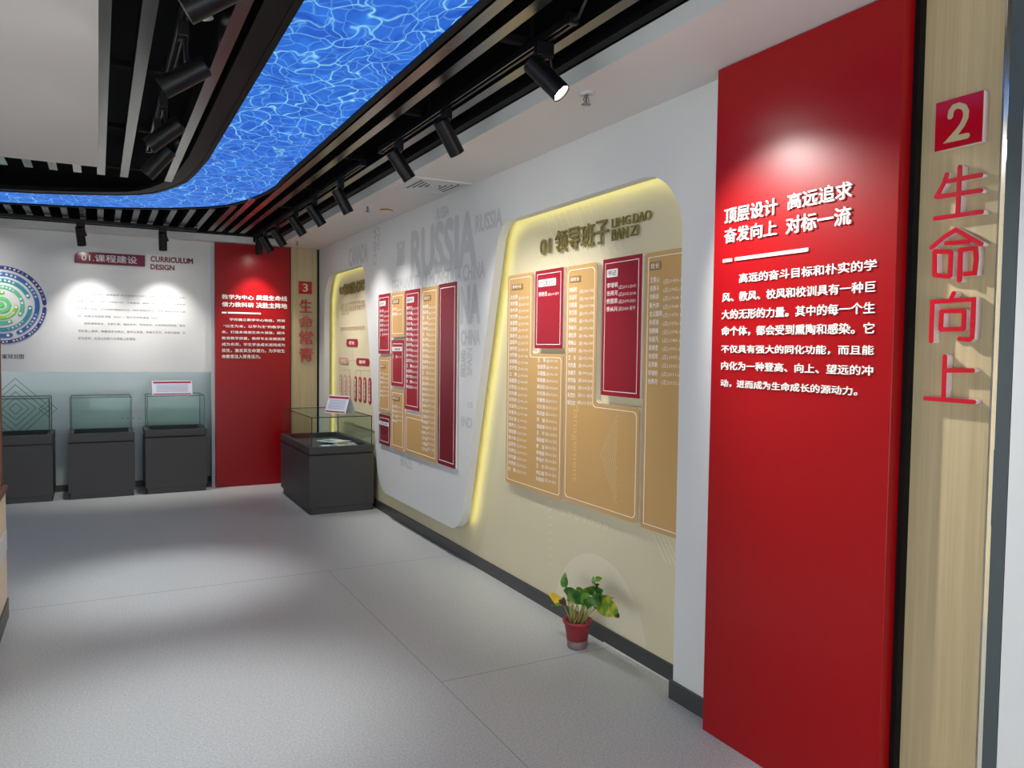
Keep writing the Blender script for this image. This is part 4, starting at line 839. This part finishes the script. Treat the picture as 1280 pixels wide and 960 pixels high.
# ================================================================== display cases
def case(x0, x1, y0, y1, zb, zr0, zr1, zt, label, group=None, gx=0.015):
    t = thing('display_case', ((x0 + x1) / 2, (y0 + y1) / 2, 0), label, 'display case', group)
    m = MB(); m.box((x0 + 0.022, y0 + 0.012, 0), (x1 - 0.012, y1 - 0.03, 0.068)); m.build('plinth', M['case'], t)
    m = MB(); m.box((x0, y0, 0.066), (x1, y1, zb), 0.003); m.build('cabinet', M['case'], t)
    m = MB(); m.box((x0 + 0.012, y0 + 0.012, zb), (x1 - 0.012, y1 - 0.012, zr0)); m.build('shadow_gap', M['caseblack'], t)
    a, b = rect(x0, x1, y0, y1), rect(x0 + 0.05, x1 - 0.05, y0 + 0.05, y1 - 0.05); fz = lambda u, v, w: Vector((u, v, w))
    m = MB(); m.ring(fz, a, b, zr0, zr1); m.build('rim', M['case'], t)
    m = MB(); m.box((x0 + 0.05, y0 + 0.05, zr0), (x1 - 0.05, y1 - 0.05, zr0 + 0.012)); m.build('tray', M['tray'], t)
    gx0, gx1, gy0, gy1, th = x0 + 0.026, x1 - 0.026, y0 + 0.004, y1 - 0.08, 0.006
    for lo, hi in (((gx0, gy0, zr1), (gx1, gy0 + th, zt - th)), ((gx0, gy1 - th, zr1), (gx1, gy1, zt - th)), ((gx0, gy0 + th, zr1), (gx0 + th, gy1 - th, zt - th)), ((gx1 - th, gy0 + th, zr1), (gx1, gy1 - th, zt - th)), ((gx0, gy0, zt - th), (gx1, gy1, zt))):
        m = MB(); m.box(lo, hi); m.build('glass_pane', M['glass'], t)
    m = MB(); e = 0.0035
    for (ax, ay) in ((gx0, gy0), (gx1, gy0), (gx0, gy1), (gx1, gy1)): m.box((ax - e, ay - e, zr1), (ax + e, ay + e, zt + 0.0005))
    for (lo, hi) in (((gx0, gy0 - e, zt - 2 * e), (gx1, gy0 + e, zt + 0.0005)), ((gx0, gy1 - e, zt - 2 * e), (gx1, gy1 + e, zt + 0.0005)), ((gx0 - e, gy0, zt - 2 * e), (gx0 + e, gy1, zt + 0.0005)), ((gx1 - e, gy0, zt - 2 * e), (gx1 + e, gy1, zt + 0.0005))): m.box(lo, hi)
    m.build('glass_edge', M['gedge'], t)
    return t
GC = 'glass display cases along the back wall'
case(-1.035, -0.418, 9.04, 9.57, 0.575, 0.591, 0.68, 1.05, 'grey display case in front of the rhombus print, cut by the left edge', GC)
case(-0.287, 0.329, 9.04, 9.57, 0.575, 0.591, 0.676, 1.05, 'empty grey display case standing second from the far red panel', GC)
case(0.428, 1.045, 9.04, 9.57, 0.60, 0.62, 0.688, 1.055, 'grey display case beside the far red panel, printed card on its glass top', GC)
case(1.746, 2.382, 7.30, 8.59, 0.563, 0.58, 0.645, 0.932, 'longer grey display case with papers inside, standing by the right wall')
# acrylic sign stands
def tent(name, c, along, wd, h, dep, label, ztop, title):
    """A-shaped acrylic stand; along = unit vector of its long side; face looks to the right of it"""
    al = Vector(along).normalized(); nv = Vector((al.y, -al.x, 0)); c = Vector((c[0], c[1], ztop + 0.001))
    t = thing('sign_stand', c, label, 'sign stand', None)
    L = [c - al * wd / 2, c + al * wd / 2]; top = Vector((0, 0, h)); up = (top - nv * dep / 2)
    def sheet(sgn, off, w0, e=1.0, lo=0.0, hi=1.0):
        b0, b1 = [p + nv * sgn * dep / 2 for p in L]; d = Vector((0, 0, h)) - nv * sgn * dep / 2; nn = d.cross(al).normalized() * sgn
        if nn.z < 0: nn = -nn
        ce = (b0 + b1) / 2; hw = al * wd / 2 * e
        vs = [ce - hw + d * lo + nn * off, ce + hw + d * lo + nn * off, ce + hw + d * hi + nn * off, ce - hw + d * hi + nn * off]
        return vs + [v + nn * w0 for v in vs]
    FS = [(0, 3, 2, 1), (4, 5, 6, 7), (0, 1, 5, 4), (1, 2, 6, 5), (2, 3, 7, 6), (3, 0, 4, 7)]
    for sgn in (1, -1):
        m = MB(); m.add(sheet(sgn, 0, 0.003), FS); m.build('acrylic_sheet', M['acry2'], t)
    m = MB(); m.add(sheet(1, 0.0032, 0.0008, 0.96, 0.03, 0.97), FS); m.build('printed_card', M['paperl'], t)
    m = MB(); m.add(sheet(1, 0.0042, 0.0004, 0.94, 0.82, 0.94), FS); m.add(sheet(1, 0.0042, 0.0004, 0.94, 0.05, 0.12), FS); m.build('card_band', M['crimson'], t)
    m = MB()
    for i in range(6): m.add(sheet(1, 0.0042, 0.0004, 0.78, 0.70 - i * 0.09, 0.735 - i * 0.09), FS)
    m.build('card_lines', M['paperb'], t)
    return t
M['acry2'] = pm('acrylic_stand', (214, 214, 214), 0.1); M['paperl'] = pm('lilac_card', (206, 204, 214), 0.4)
tent('s', (0.70, 9.12), (1, 0, 0), 0.40, 0.155, 0.12, 'acrylic stand with red-bordered card on the case beside the far red panel', 1.0555, '')
# front-case stand: angled on the glass top
a = on_z(416, 519, 0.935); b = on_z(432, 517.5, 0.935)
pA, pB = on_z(405.5, 515.5, 0.935), on_z(431.5, 517.5, 0.935)
al = Vector((pB.x - pA.x, pB.y - pA.y, 0)); wd = al.length; al.normalize(); nv = Vector((al.y, -al.x, 0)); cc2 = (pA + pB) / 2 - nv * 0.07
tent('s', (cc2.x, cc2.y), al, wd, 0.175, 0.14, 'A-shaped acrylic stand with printed card on top of the right-hand display case', 0.9325, '')
# papers inside the front case
def paper(c, ang, w_, d_, mat, label, z=0.593, cov=None, th=0.006):
    ca, sa = math.cos(ang), math.sin(ang); R = lambda x, y: (c[0] + x * ca - y * sa, c[1] + x * sa + y * ca)
    t = thing('booklet', (c[0], c[1], z), label, 'booklet', 'papers inside the right-hand display case')
    fz = lambda u, v, w: Vector((u, v, w)); m = MB(); m.prism(fz, [R(-w_ / 2, -d_ / 2), R(w_ / 2, -d_ / 2), R(w_ / 2, d_ / 2), R(-w_ / 2, d_ / 2)], z, z + th); m.build('pages', mat, t)
    m = MB(); m.prism(fz, [R(-w_ * .38, -d_ * .05), R(w_ * .1, -d_ * .05), R(w_ * .1, d_ * .38), R(-w_ * .38, d_ * .38)], z + th, z + th + 0.0006); m.build('printed_picture', cov or M['paperb'], t)
for c, ang, w_, d_, mt, cv, lb, zz in (((1.905, 7.50), 0.3, 0.15, 0.21, M['paper'], M['paperb'], 'pale booklet with blue picture at the near left corner of the tray', .598), ((2.0, 7.58), -0.35, 0.17, 0.24, M['paperb'], M['paper'], 'blue-grey booklet next to the corner booklet in the tray', .6075),
        ((2.12, 7.62), 0.15, 0.21, 0.30, M['paper'], M['tray'], 'white sheet with dark picture in the middle of the tray', .598), ((2.205, 7.66), -0.12, 0.20, 0.29, M['pane'], M['goldplate'], 'white booklet with tan picture near the right end of the tray', .6075), ((2.15, 7.92), 0.5, 0.21, 0.29, M['pane'], M['paperb'], 'white booklet lying farther back in the tray', .617)):
    paper(c, ang, w_, d_, mt, lb, zz + random.random() * 0.0, cv, 0.009)

# ================================================================== kiosk at the left edge
t = thing('information_stand', (-0.70, 4.9, 0), 'cream stand with brown-framed white board cut by the left edge', 'display stand')
kx = -0.484; k1 = 5.32
m = MB(); m.box((-0.95, 4.0, 0.0), (kx + 0.006, k1, 0.11)); m.build('plinth', M['base'], t)
m = MB(); m.box((-0.95, 4.0, 0.11), (kx, k1 - 0.01, 0.745), 0.004); m.build('cabinet', M['cream'], t)
m = MB(); m.box((-0.95, 4.0, 0.745), (kx + 0.012, k1 + 0.012, 0.775), 0.006); m.build('ledge', M['brown'], t)
m = MB(); m.box((-0.60, 4.0, 0.775), (kx - 0.025, k1 - 0.02, 1.62), 0.003); m.build('board', M['pane'], t)
m = MB(); m.box((-0.61, k1 - 0.02, 0.775), (kx - 0.012, k1, 1.64), 0.003); m.box((-0.61, 4.0, 1.62), (kx - 0.012, k1, 1.64), 0.003); m.build('board_frame', M['brown'], t)
m = MB(); m.box((kx, 4.9, 0.40), (kx + 0.004, 5.29, 0.52)); m.build('paper_notice', M['pane'], t)

# ================================================================== potted plant
pc = on_z(724, 806, 0); pc = Vector((2.262, 3.44, 0))
t = thing('potted_plant', pc, 'small pothos with yellowing leaves in a red plastic pot on the floor by the wall', 'potted plant')
PR = 0.079; PH = 0.150
m = MB(); m.lathe([(0.0, 0.03), (0.054, 0.03), (0.071, PH - 0.016), (0.079, PH - 0.014), (0.081, PH), (0.075, PH), (0.069, PH - 0.02), (0.0, PH - 0.03)], 40, pc); m.build('pot', M['pot'], t)
m = MB(); m.lathe([(0.0, 0.0), (0.050, 0.0), (0.054, 0.006), (0.0575, 0.045), (0.0555, 0.045), (0.052, 0.008), (0, 0.006)], 40, pc); m.build('clear_base', M['potclear'], t)
m = MB(); m.lathe([(0.0, PH - 0.024), (0.04, PH - 0.022), (0.0705, PH - 0.027)], 24, pc); m.build('soil', M['soil'], t)
zp = lambda x, y: (680 + x / 8, 700 + y / 8)
stems = MB()
def leaf(base, tip, wd, mat, d0=0.0, d1=0.0, cup=0.15, tw=0.0, stem=True, sroot=(0, 0)):
    """base and tip: photo survey points; d0/d1: metres nearer (+) the viewer's side of the pot axis plane"""
    X = pc.x
    A = on_x(*zp(*base), X - d0); B = on_x(*zp(*tip), X - d1); ax = (B - A); L = ax.length; ax.normalize()
    view = Vector((-0.53, -0.84, 0.25)).normalized(); side = ax.cross(view).normalized(); nrm = side.cross(ax).normalized(); side = (side * math.cos(tw) + nrm * math.sin(tw)); nrm = side.cross(ax).normalized()
    W = wd / 8 / 238 / 2; NU, NV = 12, 4; vs = []; fs = []
    for i in range(NU + 1):
        s = i / NU
        wv = W * (1.0 if s > 0 else 0.55) * (math.sin(PI * min(1, (s * 0.86 + 0.14)) ** 0.82)) ** 0.8 * 1.05 if s < 1 else 0.0
        for j in range(-NV, NV + 1):
            q = j / NV; back = -0.10 * L * abs(q) * (1 - s) ** 3
            vs.append(A + ax * (L * s + back) + side * (wv * q) + nrm * (cup * wv * (abs(q) ** 1.4) - 0.12 * L * (s - 0.4) ** 2 + 0.02 * L * math.sin(9 * s + q)))
    n = 2 * NV + 1
    for i in range(NU):
        for j in range(n - 1): fs.append((i * n + j, i * n + j + 1, (i + 1) * n + j + 1, (i + 1) * n + j))
    m = MB(); m.add(vs, fs, True); m.build('leaf', mat, t, recalc=False)
    if stem:
        r0 = pc + Vector((sroot[0], sroot[1], PH - 0.024)); md = (r0 + A) / 2 + Vector((0, 0, 0.02)); pts = []
        for k in range(9):
            u = k / 8; pts.append(r0 * (1 - u) ** 2 + md * 2 * u * (1 - u) + A * u * u)
        stems.tube(pts, [0.0034 - 0.0016 * k / 8 for k in range(9)], 7)
leaf((205, 268), (212, 122), 84, M['leafg'], 0.0, 0.0, 0.25, 0.5, True, (-0.01, 0.03))
leaf((178, 425), (42, 330), 92, M['leafyy'], 0.02, 0.03, 0.2, 0.2, True, (-0.02, 0.04))
leaf((165, 440), (66, 458), 34, M['leafg'], 0.03, 0.04, 0.2, 0.2, False)
leaf((175, 395), (222, 460), 70, M['leafb'], 0.025, 0.03, 0.5, 0.0, False)
leaf((330, 345), (190, 300), 112, M['leafd'], 0.0, 0.02, 0.2, 0.3, True, (0.0, 0.02))
leaf((390, 330), (318, 275), 66, M['leafg'], -0.03, -0.03, 0.2, 0.2, True, (0.02, 0.0))
leaf((400, 365), (505, 262), 120, M['leafg'], -0.01, 0.0, 0.2, -0.2, True, (0.02, -0.01))
leaf((360, 330), (335, 440), 120, M['leafd'], 0.03, 0.05, 0.25, 0.1, True, (-0.02, 0.01))
leaf((450, 350), (385, 465), 120, M['leafg'], 0.03, 0.055, 0.25, 0.0, True, (-0.02, 0.0))
leaf((480, 370), (530, 470), 120, M['leafd'], 0.02, 0.045, 0.25, 0.0, True, (-0.02, -0.02))
leaf((440, 400), (440, 490), 90, M['leafd'], 0.03, 0.055, 0.25, 0.2, True, (-0.03, -0.01))
leaf((570, 430), (748, 570), 165, M['leafy'], 0.0, 0.02, 0.15, 0.1, True, (0.0, -0.03))
leaf((530, 395), (690, 378), 74, M['leafy'], -0.02, -0.02, 0.2, 0.2, True, (0.01, -0.03))
leaf((520, 325), (588, 300), 95, M['leafd'], -0.03, -0.03, 0.2, 0.1, True, (0.02, -0.02))
leaf((516, 258), (552, 240), 40, M['leafb'], -0.02, -0.02, 0.4, 0.1, False)
leaf((500, 232), (492, 160), 40, M['leafg'], -0.04, -0.04, 0.2, 0.3, True, (0.02, -0.02))
leaf((520, 195), (580, 180), 52, M['leafg'], -0.04, -0.05, 0.2, 0.1, False)
leaf((300, 400), (250, 320), 96, M['leafg'], 0.01, 0.03, 0.25, 0.3, True, (-0.01, 0.03))
leaf((430, 340), (470, 275), 100, M['leafg'], -0.02, -0.02, 0.2, 0.1, True, (0.02, 0.01))
leaf((500, 400), (575, 340), 90, M['leafd'], 0.0, 0.0, 0.25, 0.1, True, (0.0, -0.03))
leaf((310, 380), (400, 440), 90, M['leafd'], 0.035, 0.06, 0.25, 0.1, True, (-0.03, 0.02))
leaf((240, 418), (298, 390), 58, M['leafy'], 0.03, 0.03, 0.25, 0.2, True, (-0.02, 0.03))
leaf((540, 470), (500, 430), 60, M['leafd'], 0.0, 0.0, 0.25, 0.2, True, (0, -0.03))
leaf((725, 545), (752, 576), 44, M['leafb'], 0.022, 0.024, 0.2, 0.1, False)
for i in range(7):
    a = i * 0.9; stems.tube([pc + Vector((0.03 * math.cos(a), 0.03 * math.sin(a), PH - 0.03)), pc + Vector((0.036 * math.cos(a), 0.036 * math.sin(a), PH + 0.05)), pc + Vector((0.03 * math.cos(a + .3), 0.045 * math.sin(a + .3), PH + 0.10))], 0.003, 7)
stems.build('stems', M['stem'], t)
